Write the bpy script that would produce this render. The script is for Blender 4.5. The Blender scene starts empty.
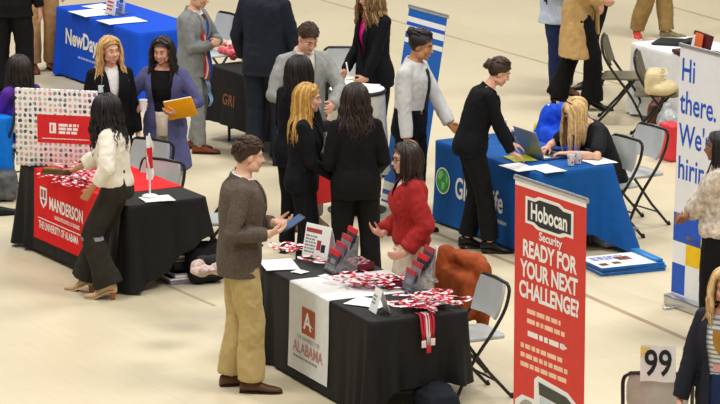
import bpy, bmesh, math, random
import numpy as np
from mathutils import Vector as V, Matrix, noise
from mathutils.bvhtree import BVHTree
random.seed(7)
R_ = math.radians
SC = bpy.context.scene
COL = SC.collection
# ------------------------------------------------------------------ camera and the pixel -> place helper
CAM_H, FPX, PITCH = 6.72, 3700.0, 0.21406
def at(u, v, z=0.0):
    c, s = math.cos(PITCH), math.sin(PITCH)
    a, b = (u-360)/FPX, (202-v)/FPX
    d = V((a, c+b*s, -s+b*c)); t = (z-CAM_H)/d.z
    return V((d.x*t, d.y*t, z))
PSI = R_(29.0)                       # the rows of tables run this way
SD = V((math.cos(PSI), math.sin(PSI), 0)); LD = V((-math.sin(PSI), math.cos(PSI), 0))
# ------------------------------------------------------------------ materials
MATS = {}
def mat(name, col, rough=.7, var=.08, scale=14, bump=.0, bscale=120, metal=0, spec=.3, trans=0, sheen=0, coat=0, stretch=None, fold=0):
    if name in MATS: return MATS[name]
    m = bpy.data.materials.new(name); m.use_nodes = True
    nt = m.node_tree; b = nt.nodes['Principled BSDF']
    b.inputs['Roughness'].default_value = rough; b.inputs['Metallic'].default_value = metal
    b.inputs['Specular IOR Level'].default_value = spec
    if trans: b.inputs['Transmission Weight'].default_value = trans
    if sheen: b.inputs['Sheen Weight'].default_value = sheen
    if coat: b.inputs['Coat Weight'].default_value = coat
    tc = nt.nodes.new('ShaderNodeTexCoord'); src = tc.outputs['Object']
    if stretch:
        mp = nt.nodes.new('ShaderNodeMapping'); mp.inputs['Scale'].default_value = stretch
        nt.links.new(src, mp.inputs[0]); src = mp.outputs[0]
    n = nt.nodes.new('ShaderNodeTexNoise'); n.inputs['Scale'].default_value = scale; n.inputs['Detail'].default_value = 4
    nt.links.new(src, n.inputs['Vector'])
    r = nt.nodes.new('ShaderNodeValToRGB')
    c = V(col[:3])
    r.color_ramp.elements[0].position = .3; r.color_ramp.elements[1].position = .7
    r.color_ramp.elements[0].color = (*[max(0, x*(1-var)) for x in c], 1)
    r.color_ramp.elements[1].color = (*[min(1, x*(1+var)) for x in c], 1)
    nt.links.new(n.outputs['Fac'], r.inputs[0]); nt.links.new(r.outputs[0], b.inputs['Base Color'])
    if bump:
        n2 = nt.nodes.new('ShaderNodeTexNoise'); n2.inputs['Scale'].default_value = bscale
        nt.links.new(src, n2.inputs['Vector'])
        bp = nt.nodes.new('ShaderNodeBump'); bp.inputs['Strength'].default_value = bump; bp.inputs['Distance'].default_value = .004
        nt.links.new(n2.outputs['Fac'], bp.inputs['Height']); nt.links.new(bp.outputs[0], b.inputs['Normal'])
    if fold:
        mf = nt.nodes.new('ShaderNodeMapping'); mf.inputs['Scale'].default_value = (9, 9, 5); mf.inputs['Rotation'].default_value = (.3, .2, .4); nt.links.new(tc.outputs['Object'], mf.inputs[0])
        n3 = nt.nodes.new('ShaderNodeTexNoise'); n3.inputs['Scale'].default_value = 1.3; n3.inputs['Detail'].default_value = 2; n3.inputs['Distortion'].default_value = 1.2; nt.links.new(mf.outputs[0], n3.inputs['Vector'])
        b3 = nt.nodes.new('ShaderNodeBump'); b3.inputs['Strength'].default_value = fold; b3.inputs['Distance'].default_value = .035
        nt.links.new(n3.outputs['Fac'], b3.inputs['Height']); nt.links.new(b3.outputs[0], (bp.inputs['Normal'] if bump else b.inputs['Normal']))
    MATS[name] = m
    return m
def s2l(h):
    h = h.lstrip('#'); o = []
    for i in (0, 2, 4):
        c = int(h[i:i+2], 16)/255; o.append(c/12.92 if c <= .04045 else ((c+.055)/1.055)**2.4)
    return tuple(o)
def fab(name, hexc, **k):
    a = dict(rough=.8, var=.1, bump=.25, bscale=160, spec=.22, fold=.4); a.update(k)
    return mat(name, s2l(hexc), **a)
# ------------------------------------------------------------------ mesh builder
def frame_from(d, ref=None):
    d = d.normalized(); ref = ref or (V((0, 0, 1)) if abs(d.z) < .9 else V((1, 0, 0)))
    x = ref - d*ref.dot(d)
    if x.length < 1e-6: x = V((0, 1, 0)) - d*d.y
    x.normalize(); return x, d.cross(x)
class MB:
    def __init__(s): s.v = []; s.f = []; s.m = []
    def add(s, vs, fs, mi=0):
        o = len(s.v); s.v += [tuple(p) for p in vs]; s.f += [[i+o for i in f] for f in fs]; s.m += [mi]*len(fs)
    def loft(s, secs, n=16, mi=0, e=2.0, closed=True):
        # secs: (centre, xaxis, yaxis, a, b)
        vs = []; fs = []
        for c, x, y, a, b in secs:
            for i in range(n):
                t = 2*math.pi*i/n; ct, st = math.cos(t), math.sin(t)
                if e != 2: ct = math.copysign(abs(ct)**(2/e), ct); st = math.copysign(abs(st)**(2/e), st)
                vs.append(c + x*(a*ct) + y*(b*st))
        k = len(secs)
        for j in range(k-1):
            for i in range(n):
                i2 = (i+1) % n; fs.append([j*n+i, j*n+i2, (j+1)*n+i2, (j+1)*n+i])
        if closed:
            fs.append([i for i in range(n)][::-1]); fs.append([(k-1)*n+i for i in range(n)])
        s.add(vs, fs, mi)
    def tube(s, pts, rad, n=8, mi=0, ref=None, flat=1.0, closed=True):
        pts = [V(p) for p in pts]; k = len(pts)
        if not hasattr(rad, '__len__'): rad = [rad]*k
        secs = []; x = None
        for i, p in enumerate(pts):
            d = (pts[min(i+1, k-1)]-pts[max(i-1, 0)])
            if d.length < 1e-9: d = V((0, 0, 1))
            x, y = frame_from(d, x if x is not None else ref)
            secs.append((p, x, y, rad[i], rad[i]*flat))
        s.loft(secs, n, mi, closed=closed)
    def ring(s, pts, r, n=8, mi=0):       # closed loop tube
        pts = [V(p) for p in pts]; k = len(pts); vs = []; fs = []; x = None
        nrm = sum(((pts[i]-pts[0]).cross(pts[(i+1) % k]-pts[0]) for i in range(k)), V())
        nrm.normalize()
        for i in range(k):
            d = (pts[(i+1) % k]-pts[i-1]).normalized(); y = nrm; x = d.cross(y).normalized()
            for j in range(n):
                t = 2*math.pi*j/n; vs.append(pts[i]+x*(r*math.cos(t))+y*(r*math.sin(t)))
        for i in range(k):
            for j in range(n):
                a, b = i*n, ((i+1) % k)*n; fs.append([a+j, b+j, b+(j+1) % n, a+(j+1) % n])
        s.add(vs, fs, mi)
    def ell(s, c, r, rot=None, seg=16, rings=10, mi=0):
        c = V(c); r = r if hasattr(r, '__len__') else (r, r, r); vs = []; fs = []
        for i in range(1, rings):
            ph = math.pi*i/rings
            for j in range(seg):
                t = 2*math.pi*j/seg
                p = V((r[0]*math.sin(ph)*math.cos(t), r[1]*math.sin(ph)*math.sin(t), r[2]*math.cos(ph)))
                vs.append(c+(rot @ p if rot else p))
        q = V((0, 0, r[2])); q = rot @ q if rot else q
        vs += [c+q, c-q]; a, b = len(vs)-2, len(vs)-1
        for i in range(rings-2):
            for j in range(seg):
                j2 = (j+1) % seg; fs.append([i*seg+j, (i+1)*seg+j, (i+1)*seg+j2, i*seg+j2])
        for j in range(seg):
            j2 = (j+1) % seg; fs.append([a, j, j2]); fs.append([b, (rings-2)*seg+j2, (rings-2)*seg+j])
        s.add(vs, fs, mi)
    def chain(s, pts, rad, n=12, mi=0):   # limb: tube plus balls at the joints
        s.tube(pts, rad, n, mi)
        for p, r in zip(pts, rad): s.ell(p, r*.995, seg=n, rings=8, mi=mi)
    def box(s, c, d, M=None, bev=0, mi=0, seg=2):
        bm = bmesh.new(); bmesh.ops.create_cube(bm, size=1)
        for w in bm.verts: w.co = V((w.co.x*d[0], w.co.y*d[1], w.co.z*d[2]))
        if bev: bmesh.ops.bevel(bm, geom=bm.edges[:], offset=bev, segments=seg, affect='EDGES', profile=.5)
        c = V(c); bm.verts.index_update()
        s.add([c+(M @ w.co if M else w.co) for w in bm.verts], [[q.index for q in f.verts] for f in bm.faces], mi)
        bm.free()
    def prism(s, poly, z0, z1, M=None, mi=0):   # poly in local xy, extruded along z
        n = len(poly); vs = [V((x, y, z0)) for x, y in poly]+[V((x, y, z1)) for x, y in poly]
        if M: vs = [M @ p for p in vs]
        s.add(vs, [list(range(n))[::-1], list(range(n, 2*n))]+[[i, (i+1) % n, n+(i+1) % n, n+i] for i in range(n)], mi)
    def sheet(s, grid, mi=0, thick=0.0):        # grid of points -> quads, thickened both ways
        h, w = len(grid), len(grid[0]); P = [[V(p) for p in r] for r in grid]
        if not thick:
            s.add([p for r in P for p in r], [[j*w+i, j*w+i+1, (j+1)*w+i+1, (j+1)*w+i] for j in range(h-1) for i in range(w-1)], mi); return
        top = []; bot = []
        for j in range(h):
            for i in range(w):
                a = P[j][min(i+1, w-1)]-P[j][max(i-1, 0)]; b = P[min(j+1, h-1)][i]-P[max(j-1, 0)][i]
                nn = a.cross(b)
                if nn.length > 1e-12: nn.normalize()
                top.append(P[j][i]+nn*thick/2); bot.append(P[j][i]-nn*thick/2)
        N = h*w; fs = []
        for j in range(h-1):
            for i in range(w-1):
                q = [j*w+i, j*w+i+1, (j+1)*w+i+1, (j+1)*w+i]; fs.append(q); fs.append([N+t for t in q[::-1]])
        rim = [i for i in range(w)]+[j*w+w-1 for j in range(1, h)]+[(h-1)*w+i for i in range(w-2, -1, -1)]+[j*w for j in range(h-2, 0, -1)]
        for a, b in zip(rim, rim[1:]+rim[:1]): fs.append([b, a, N+a, N+b])
        s.add(top+bot, fs, mi)
    def mesh(s, name, mats=(), smooth=True, auto=None):
        me = bpy.data.meshes.new(name); me.from_pydata(s.v, [], s.f)
        for m in mats: me.materials.append(m)
        if len(mats) > 1: me.polygons.foreach_set('material_index', s.m)
        if smooth: me.polygons.foreach_set('use_smooth', [True]*len(s.f))
        bm = bmesh.new(); bm.from_mesh(me); bmesh.ops.recalc_face_normals(bm, faces=bm.faces[:]); bm.to_mesh(me); bm.free()
        if auto is not None and smooth: me.set_sharp_from_angle(angle=R_(auto))
        me.update(); return me
    def build(s, name, mats, parent=None, smooth=True, auto=35):
        if not isinstance(mats, (list, tuple)): mats = [mats]
        return link(name, s.mesh(name, mats, smooth, auto), parent)
def link(name, me, parent=None):
    o = bpy.data.objects.new(name, me); COL.objects.link(o)
    if parent: o.parent = parent
    return o
def tag(o, label=None, cat=None, group=None, kind=None):
    if label: o['label'] = label
    if cat: o['category'] = cat
    if group: o['group'] = group
    if kind: o['kind'] = kind
    return o
def thing(name, label, cat, loc=(0, 0, 0), rz=0, group=None):
    o = bpy.data.objects.new(name, None); COL.objects.link(o)
    o.location = loc; o.rotation_euler = (0, 0, rz); o.empty_display_size = .1
    return tag(o, label, cat, group)
def place(o, loc, rz=0): o.location = loc; o.rotation_euler = (0, 0, rz); return o
def dup(o, loc, rz, label=None, group=None):
    def rec(a, p):
        c = a.copy(); COL.objects.link(c)
        if p: c.parent = p
        for ch in a.children: rec(ch, c)
        return c
    c = rec(o, None); c.location = loc; c.rotation_euler = (0, 0, rz)
    if label: c['label'] = label
    if group: c['group'] = group
    return c
# ------------------------------------------------------------------ one continuous skin out of overlapping solids
def fuse(mb, vox, smooth=3, fac=.5):
    me = bpy.data.meshes.new('fuse'); me.from_pydata(mb.v, [], mb.f)
    o = bpy.data.objects.new('fuse', me); COL.objects.link(o)
    m = o.modifiers.new('r', 'REMESH'); m.mode = 'VOXEL'; m.voxel_size = vox; m.use_smooth_shade = True
    if smooth:
        q = o.modifiers.new('s', 'SMOOTH'); q.factor = fac; q.iterations = smooth
    dg = bpy.context.evaluated_depsgraph_get(); e = o.evaluated_get(dg); r = e.to_mesh()
    n = len(r.vertices); co = np.empty(n*3, np.float32); r.vertices.foreach_get('co', co); co = co.reshape(-1, 3).astype(float)
    nf = len(r.polygons); lp = np.empty(len(r.loops), np.int32); r.loops.foreach_get('vertex_index', lp)
    F = lp.reshape(nf, -1) if len(lp) == nf*4 else np.array([list(p.vertices)[:4] if len(p.vertices) > 3 else list(p.vertices)+[p.vertices[2]] for p in r.polygons])
    nr = np.empty(n*3, np.float32); r.vertices.foreach_get('normal', nr); nr = nr.reshape(-1, 3).astype(float)
    e.to_mesh_clear(); bpy.data.objects.remove(o); bpy.data.meshes.remove(me)
    return co, F, nr
def skinmesh(name, co, F, mats, mi=None, parent=None):
    used = np.zeros(len(co), bool); used[F.ravel()] = True
    idx = np.cumsum(used)-1
    me = bpy.data.meshes.new(name); me.from_pydata(co[used].tolist(), [], idx[F].tolist())
    for m in mats: me.materials.append(m)
    if mi is not None: me.polygons.foreach_set('material_index', np.asarray(mi, np.int32))
    me.polygons.foreach_set('use_smooth', np.ones(len(me.polygons), bool)); me.update()
    return link(name, me, parent)
def wrinkle(co, nr, amp, sc=(9, 9, 5), seed=0, fine=.35):
    o = V((seed*3.1, seed*1.7, 0)); d = np.empty(len(co))
    for i, p in enumerate(co):
        q = V((p[0]*sc[0], p[1]*sc[1], p[2]*sc[2]))+o
        d[i] = noise.noise(q)+fine*(1-2*abs(noise.noise(q*2.3)))
    return co+nr*(amp*d)[:, None]
EXPO = 0.0
# ------------------------------------------------------------------ people
SKIN = {k: mat('skin_'+k, s2l(c), rough=.5, var=.05, scale=30, spec=.35) for k, c in
        dict(fair='e2b096', light='dba58a', tan='bd8560', brown='8f5f42', rosy='e4ac94').items()}
LIP = {k: mat('lips_'+k, s2l(c), rough=.4) for k, c in dict(m='b5796a', f='b4605a').items()}
EYE_W = mat('eye_white', s2l('cfc9c2'), rough=.2); EYE_D = mat('eye_iris', s2l('2a1c14'), rough=.15)
TORSO = {  # t above the pelvis, forward offset, half depth, half width (stature 1.75)
 'm': [(-.16, .0, .10, .15), (-.10, -.01, .118, .168), (-.02, -.005, .115, .168), (.08, .0, .105, .155), (.18, .0, .108, .158),
       (.28, .005, .118, .172), (.36, .0, .115, .175), (.42, -.008, .098, .16), (.46, -.012, .075, .115), (.49, -.01, .058, .065), (.53, 0, .052, .053)],
 'f': [(-.16, .0, .10, .15), (-.10, -.012, .118, .172), (-.02, -.008, .112, .168), (.08, .0, .092, .135), (.16, .0, .092, .13),
       (.24, .015, .108, .143), (.30, .014, .112, .148), (.37, .0, .098, .146), (.42, -.008, .085, .135), (.46, -.01, .062, .095), (.49, -.008, .047, .052), (.53, 0, .043, .044)]}
def lerp_tab(tab, t):
    if t <= tab[0][0]: return tab[0][1:]
    for a, b in zip(tab, tab[1:]):
        if t <= b[0]:
            f = (t-a[0])/(b[0]-a[0]); return tuple(x+(y-x)*f for x, y in zip(a[1:], b[1:]))
    return tab[-1][1:]
def Rz(a): return Matrix.Rotation(R_(a), 3, 'Z')
def Ry(a): return Matrix.Rotation(R_(a), 3, 'Y')
def Rx(a): return Matrix.Rotation(R_(a), 3, 'X')
def ik(S, T, l1, l2, hint):
    d = T-S; L = min(d.length, (l1+l2)*.9990); L = max(L, abs(l1-l2)*1.05); u = d.normalized(); T = S+u*L
    a = (l1*l1-l2*l2+L*L)/(2*L); h = math.sqrt(max(0, l1*l1-a*a))
    w = hint-u*hint.dot(u); w.normalize()
    return S+u*a+w*h, T
class Rig: pass
def rig(s):
    r = Rig(); r.s = s; k = r.k = s['H']/1.755; sex = r.sex = s.get('sex', 'm')
    lean, side, tw = s.get('lean', 2), s.get('side', 0), s.get('twist', 0)
    seat = s.get('seat')
    ft = s.get('feet', ((0, .10, 8, 0), (0, -.10, -8, 0))); hl = s.get('heel', 0)
    pz = min(.085*k+hl+f[3]+math.sqrt(max(.1, (.8375*k)**2-(f[0]-s.get('px', 0))**2-(f[1]-sg*.088*k)**2)) for f, sg in zip(ft, (1, -1)))+.06*k
    r.P = V((s.get('px', 0), s.get('py', 0), seat if seat else pz))
    fr = []; p = r.P.copy(); N = 26; dt = .53/N
    for i in range(N+1):
        t = i*dt; f = min(1, .35+t/.3*.65)
        M = Rx(side*f) @ Ry(lean*f) @ Rz(tw*min(1, t/.3))
        fr.append((t, p.copy(), M)); p = p+M @ V((0, 0, dt*k))
    r.fr = fr
    def sp(t):
        if t <= 0: return r.P+fr[0][2] @ V((0, 0, t*k)), fr[0][2]
        i = min(int(t/dt), N-1); q = fr[i]; f = (t-q[0])
        return q[1]+q[2] @ V((0, 0, f*k)), fr[min(N, int(t/dt+.5))][2]
    r.sp = sp
    sw = (.178 if sex == 'm' else .152)*k*s.get('shoulder', 1); r.sh = {}; r.el = {}; r.wr = {}
    c, M = sp(.405); r.Mt = M
    l1, l2 = .285*k, .255*k
    for nm, sg in (('L', 1), ('R', -1)):
        r.sh[nm] = c+M @ V((-.012*k, sg*sw, 0))
        a = s.get('arm'+nm) or (.04, sg*.25, .80)
        T = V(a[:3])*k
        h = s.get('elb'+nm) or (-.8, sg*.5, -.35)
        r.el[nm], r.wr[nm] = ik(r.sh[nm], T, l1, l2, V(h))
    r.hip = {}; r.kn = {}; r.an = {}; r.toe = {}; r.fl = {}
    hc, Mh = sp(-.06)
    for (nm, sg), f in zip((('L', 1), ('R', -1)), ft):
        r.hip[nm] = hc+Mh @ V((0, sg*.088*k, 0))
        ankle = V((f[0], f[1], .085*k+hl+f[3]))
        st = max(1, (ankle-r.hip[nm]).length/(.8385*k)); r.kn[nm], r.an[nm] = ik(r.hip[nm], ankle, .43*k*st, .41*k*st, V((1, sg*.12, .3 if seat else 0)))
        r.toe[nm] = f[2]; r.fl[nm] = f[3]
    nb, Mn = sp(.50); hy, hp, hr = s.get('head', (0, 0, 0)); r.nb = nb
    hs = r.hs = (.965 if sex == 'm' else .90)*s.get('headsize', 1)*(.5+.5*k)
    r.Rh = Mn @ Rz(hy) @ Ry(hp-lean*.55) @ Rx(hr)
    r.hc = nb+Mn @ V((.014, 0, .032))*hs+r.Rh @ V((.012, 0, .105))*hs
    return r
def torso(mb, r, off, t0, t1, hem=None, n=22, mi=0, e=2.25, step=.035, bust=1.0):
    secs = []; t = t0
    tab = TORSO[r.sex]; w = r.s.get('girth', 1)
    ts = [t0]
    while t < t1-1e-6: t = min(t+step, t1); ts.append(t)
    for t in ts:
        fo, a, b = lerp_tab(tab, t); o = off(t) if callable(off) else off
        c, M = r.sp(t)
        a2, b2 = (a*w+o)*r.k, (b*w+o)*r.k
        if hem and t < hem[0]:
            f = (hem[0]-t)/max(1e-6, hem[0]-t0); a2 = a2+(hem[1]*r.k-a2)*f; b2 = b2+(hem[2]*r.k-b2)*f
        secs.append((c+M @ V((fo*r.k, 0, 0)), M @ V((1, 0, 0)), M @ V((0, 1, 0)), a2, b2))
    mb.loft(secs, n, mi, e)
def hand(mb, W, d, n, left, curl, k, spread=1.0):
    u = d.normalized(); n = (n-u*n.dot(u)).normalized(); v = n.cross(u) if left else u.cross(n)
    s = k
    mb.loft([(W-u*.02*s, v, n, .027*s, .020*s), (W+u*.02*s, v, n, .032*s, .019*s), (W+u*.055*s, v, n, .041*s, .016*s), (W+u*.088*s, v, n, .041*s, .013*s), (W+u*.096*s, v, n, .035*s, .008*s)], 14)
    for i, (o, L) in enumerate(zip((.031, .0105, -.0105, -.030), (.068, .077, .071, .056))):
        p = W+u*(.088-abs(o)*.15)*s+v*o*s; pts = [p-u*.012*s, p]; a = R_(10)+curl*R_(12)*i*.4
        for f, da in ((.46, 22), (.30, 42), (.24, 32)):
            a += R_(da)*curl; dd = u*math.cos(a)+n*math.sin(a)+v*(o*1.6*spread); p = p+dd.normalized()*(L*f*1.05*s); pts.append(p)
        mb.chain(pts, [.0085*s, .0092*s, .0087*s, .0080*s, .0066*s], 8)
    b = W+u*.02*s+v*.024*s+n*.006*s; d1 = (u*.72+v*.62+n*(.25+.3*curl)).normalized(); d2 = (u*.9+v*(.25-.3*curl)+n*(.2+.6*curl)).normalized()
    mb.chain([b, b+d1*.042*s, b+d1*.042*s+d2*.030*s, b+d1*.042*s+d2*.052*s], [.015*s, .0115*s, .0100*s, .0080*s], 8)
    return W+u*.075*s+n*.022*s, u, v, n
def headparts(mb, r):
    S = r.hs*1.0; H = r.Rh; c = r.hc; f = r.sex == 'f'
    P = lambda x, y, z: c+H @ (V((x, y, z))*S)
    E = lambda p, q, sg=16: mb.ell(P(*p), [t*S for t in q], rot=H, seg=sg)
    E((-.014, 0, .026), (.097, .076, .090), 24)
    E((.020, 0, -.040), (.066, .059, .078), 20)
    E((.050, 0, -.078), (.034, .036 if f else .043, .034))
    E((.062, 0, -.100), (.022, .022 if f else .029, .018))
    E((.072, 0, .024), (.020, .048, .014))
    for y in (-1, 1):
        E((.058, y*.036, -.030), (.027, .026, .030)); E((.015, y*.050, -.070), (.045, .020, .028 if f else .034))
        E((-.008, y*.077, -.010), (.021, .009, .033), 12)
    mb.chain([P(.082, 0, .012), P(.094, 0, -.012), P(.104, 0, -.030)], [.0085*S, .0105*S, .014*S], 10)
    for y in (-1, 1): E((.088, y*.011, -.033), (.012, .009, .009), 10)
    E((.082, 0, -.060), (.014, .025, .0075), 12); E((.080, 0, -.071), (.014, .022, .0085), 12)
    nb, M = r.sp(.44); mb.tube([nb, r.sp(.50)[0], c+H @ V((-.022, 0, -.055))*S], [.062*r.k, (.056 if not f else .046)*r.k, (.055 if not f else .046)*r.k], 14)
def person(name, label, pos, phi, s, group=None, vox=.0065):
    r = rig(s); k = r.k; sx = r.sex
    mb = MB()
    torso(mb, r, 0, -.15, .53)
    r.hand = {}
    for nm, sg in (('L', 1), ('R', -1)):
        a, b, c = r.sh[nm], r.el[nm], r.wr[nm]; g = 1 if sx == 'm' else .86
        mb.ell(a, .052*k*g)
        mb.chain([a, a.lerp(b, .4), b, b.lerp(c, .35), c], [q*k*g for q in (.054, .050, .041, .042, .028)], 12)
        d = s.get('hd'+nm); d = V(d) if d else (c-b)
        n = s.get('hn'+nm); n = V(n) if n else V((.15, -sg, 0))
        r.hand[nm] = hand(mb, c, d, n, nm == 'L', s.get('curl'+nm, .45), k*(1 if sx == 'm' else .92))
        h, kn, an = r.hip[nm], r.kn[nm], r.an[nm]
        mb.chain([h, h.lerp(kn, .35), kn, kn.lerp(an, .35), an], [q*k for q in (.088, .082, .055, .056, .038)], 12)
        fd = Rz(r.toe[nm]) @ V((1, 0, 0)); mb.chain([an-V((0, 0, .04*k)), an+fd*.10*k-V((0, 0, .055*k+s.get('heel', 0)*.95))], [.032*k, .020*k], 10)
    headparts(mb, r)
    co, F, nr = fuse(mb, vox, 3)
    # lips by where they are on the face; eyes and brows are set into it
    Hm = np.array(r.Rh); ctr = co[F].mean(1); loc = (ctr-np.array(r.hc)) @ Hm/r.hs
    lip = (loc[:, 0] > .07) & (np.abs(loc[:, 1]) < .021) & (np.abs(loc[:, 2]+.0655-(9 if s.get('smile') else 0)*loc[:, 1]**2) < .009)
    mi = np.where(lip, 1, 0)
    root = skinmesh(name, co, F, [SKIN[s.get('skin', 'light')], LIP[sx]], mi)
    root.location = (pos[0], pos[1], 0); root.rotation_euler = (0, 0, R_(phi))
    tag(root, label, 'person', group)
    r.bvh = BVHTree.FromPolygons(co.tolist(), F.tolist()); r.root = root
    S = r.hs; P = lambda x, y, z: r.hc+r.Rh @ (V((x, y, z))*S)
    eb = MB()
    for y in (-1, 1):
        eb.ell(P(.0785, y*.031, .002), [.0082*S, .0120*S, .0046*S], rot=r.Rh, seg=12, rings=8, mi=0)
        eb.ell(P(.0845, y*.031, .002), [.0040*S, .0066*S, .0054*S], rot=r.Rh, seg=10, rings=6, mi=1)
    eb.build('eyes', [EYE_W, EYE_D], root)
    if s.get('smile'):
        tb = MB(); tb.tube([P(.0955-18*y*y, y, -.0665+10*y*y) for y in (-.018, -.012, -.006, 0, .006, .012, .018)], [.001*S]+[.0033*S]*5+[.001*S], 6); tb.build('teeth', EYE_W, root)
    bm_ = MB()
    for y in (-1, 1):
        bm_.tube([P(.092, y*.014, .026), P(.089, y*.030, .032), P(.075, y*.048, .027)], [.0035*S, .0042*S, .002*S], 6)
    bm_.build('eyebrows', HAIR(s.get('brow', s['hair'][1]))[0], root)
    return r
HAIRC = {'black': ('171314', '262021'), 'brown': ('3a2619', '523724'), 'dark': ('241914', '3a281e'), 'blonde': ('b98f55', 'd9b57c'), 'gold': ('b58740', 'd6ae62'), 'lblonde': ('c6a067', 'e2c490'), 'ash': ('7a5c38', 'b08d5a'), 'blackbrown': ('1e1614', '2e211c')}
def HAIR(n):
    a, b = HAIRC[n]
    return [mat('hair_'+n, s2l(a), rough=.45, var=.25, scale=40, bump=.5, bscale=260, spec=.4), mat('hair_light_'+n, s2l(b), rough=.42, var=.2, scale=40, spec=.45)]
def smooth_pts(pts, n):
    out = []; m = len(pts)-1
    for i in range(n+1):
        f = i/n*m; j = min(int(f), m-1); t = f-j
        p0, p1, p2, p3 = pts[max(j-1, 0)], pts[j], pts[j+1], pts[min(j+2, m)]
        out.append(.5*((2*p1)+(p2-p0)*t+(2*p0-5*p1+4*p2-p3)*t*t+(3*p1-p0-3*p2+p3)*t**3))
    return out
def hair(r, style='short', col='brown', L=.2, wave=.0, vol=1.0, part=0, seed=1, front=55, n=90, rad=.0125, name='hair'):
    rnd = random.Random(seed); S = r.hs; H = r.Rh; c = r.hc
    P = lambda p: c+H @ (V(p)*S)
    mb = MB(); g = .010*vol
    cx, cz = -.014, .028; rx, ry, rz = .100+g*(.6 if style == 'short' else 1), .079+g*(.4 if style == 'short' else 1), .092+g
    sh = style == 'short'; hl = [(-.14, -.06 if sh else -.085), (-.06, -.045 if sh else -.065), (-.028, .0 if sh else -.03), (.0, .022 if sh else .012), (.03, .022), (.045, .035), (.066, .062), (.085, .078), (.13, .10)]
    NU, NV = 40, 26; vs = []; keep = []
    for i in range(NV+1):
        ph = math.pi*i/NV
        for j in range(NU):
            t = 2*math.pi*j/NU
            p = V((cx+rx*math.sin(ph)*math.cos(t), ry*math.sin(ph)*math.sin(t), cz+rz*math.cos(ph)))
            q = 1+.018*vol*noise.noise(p*26+V((seed, 0, 0)))
            p = V((cx+(p.x-cx)*q, p.y*q, cz+(p.z-cz)*q))
            zl = np.interp(p.x, [a for a, b in hl], [b for a, b in hl])
            keep.append(p.z > zl); p.z = max(p.z, zl); vs.append(p)
    fs = []
    for i in range(NV):
        for j in range(NU):
            q = [i*NU+j, (i+1)*NU+j, (i+1)*NU+(j+1) % NU, i*NU+(j+1) % NU]
            if any(keep[t] for t in q): fs.append(q)
    mb.add([P(p) for p in vs], fs, 0)
    down = V((0, 0, -1))
    def scalp(az, el, ex=0):   # azimuth from the face, elevation
        ca = math.cos(el)
        return V((cx+(rx+ex)*ca*math.cos(az), (ry+ex)*ca*math.sin(az), cz+(rz+ex)*math.sin(el)))
    if style in ('short', 'bun'):
        if style == 'short': n = int(n*3.4)
        for i in range(160 if style == 'short' else 0):      # clipped sides and nape
            az = rnd.choice((-1, 1))*rnd.uniform(1.45, 3.14); el = rnd.uniform(.02 if abs(az) > 2 else .3, .75); p0 = scalp(az, el, -.003); q0 = scalp(az+.12*(1 if az > 0 else -1), el-.2, .003)
            mb.tube([P(p0), P(p0.lerp(q0, .5)+(p0-V((cx, 0, cz))).normalized()*.004), P(q0)], [.003*S, .005*S, .001*S], 5, mi=rnd.choice((0, 0, 1)), flat=.6)
        for i in range(n):
            az = rnd.uniform(-math.pi, math.pi); el = rnd.uniform(-.05 if abs(az) > 2.3 else .58, 1.4)
            if abs(az) < 1.0: el = max(el, .52)
            p0 = scalp(az, el, -.004)
            if style == 'short':
                d = V((.6, -.5*math.copysign(1, az) if abs(az) < 1.4 else 0, -.75 if el < .6 else .15))+V((rnd.uniform(-.2, .2), rnd.uniform(-.2, .2), 0))
                out = (p0-V((cx, 0, cz))).normalized(); d = (d-out*d.dot(out)).normalized(); ln = rnd.uniform(.03, .045)
                p1 = p0+out*.006*vol+d*ln*.5; p2 = p0+out*.003*vol+d*ln
            else:
                tgt = V((-.112, 0, .055)); out = (p0-V((cx, 0, cz))).normalized(); p1 = p0.lerp(tgt, .35); p1 = V((cx, 0, cz))+(p1-V((cx, 0, cz))).normalized()*(.105+g); p2 = tgt+V((.01, rnd.uniform(-.02, .02), rnd.uniform(-.02, .02)))
            mb.tube(smooth_pts([P(p0), P(p1), P(p2)], 4), [.003*S]+([.0050*S]*3 if style == 'short' else [.009*S]*3)+[.0015*S], 6, mi=rnd.choice((0, 0, 0, 1)), flat=.6)
        if style == 'bun':
            b = V(r.s.get('bun', (-.130, 0, .058)))
            vol = r.s.get('bunsize', vol); mb.ell(P(b), [.038*S*vol, .044*S*vol, .042*S*vol], rot=H, seg=16)
            for i in range(26):
                a0 = rnd.uniform(0, 6.28); tl = rnd.uniform(-.9, .9); pts = []
                for q in range(7):
                    a = a0+q*.5; pts.append(P(b+V((.040*math.sin(tl)*vol-.005, .047*vol*math.cos(a)*math.cos(tl*.6), .045*vol*math.sin(a)*math.cos(tl*.6)))))
                mb.tube(pts, [.004*S]+[.0095*S]*5+[.003*S], 6, mi=rnd.choice((0, 1)), flat=.7)
    else:
        for i in range(44):                              # hair drawn back from the forehead
            sd = rnd.choice((-1, 1)); fr0 = R_(front); a0 = rnd.uniform(.05, 1)*fr0
            t0 = V((cx+rnd.uniform(.03, .085), part+sd*.004, 0)); t0.z = cz+rz*math.sqrt(max(.05, 1-((t0.x-cx)/rx)**2))+.001
            e0 = max(.45, 1.0-.5*a0); pts = [P(t0), P(scalp(sd*a0, e0+.12, .004)), P(scalp(sd*(a0*.5+fr0*.55), e0*.55+.12, .006)), P(scalp(sd*(fr0+.25), .12, .006))]
            mb.tube(smooth_pts(pts, 8), [.004*S]+[.0095*S]*7+[.004*S], 6, mi=rnd.choice((0, 0, 1)), flat=.5)
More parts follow.
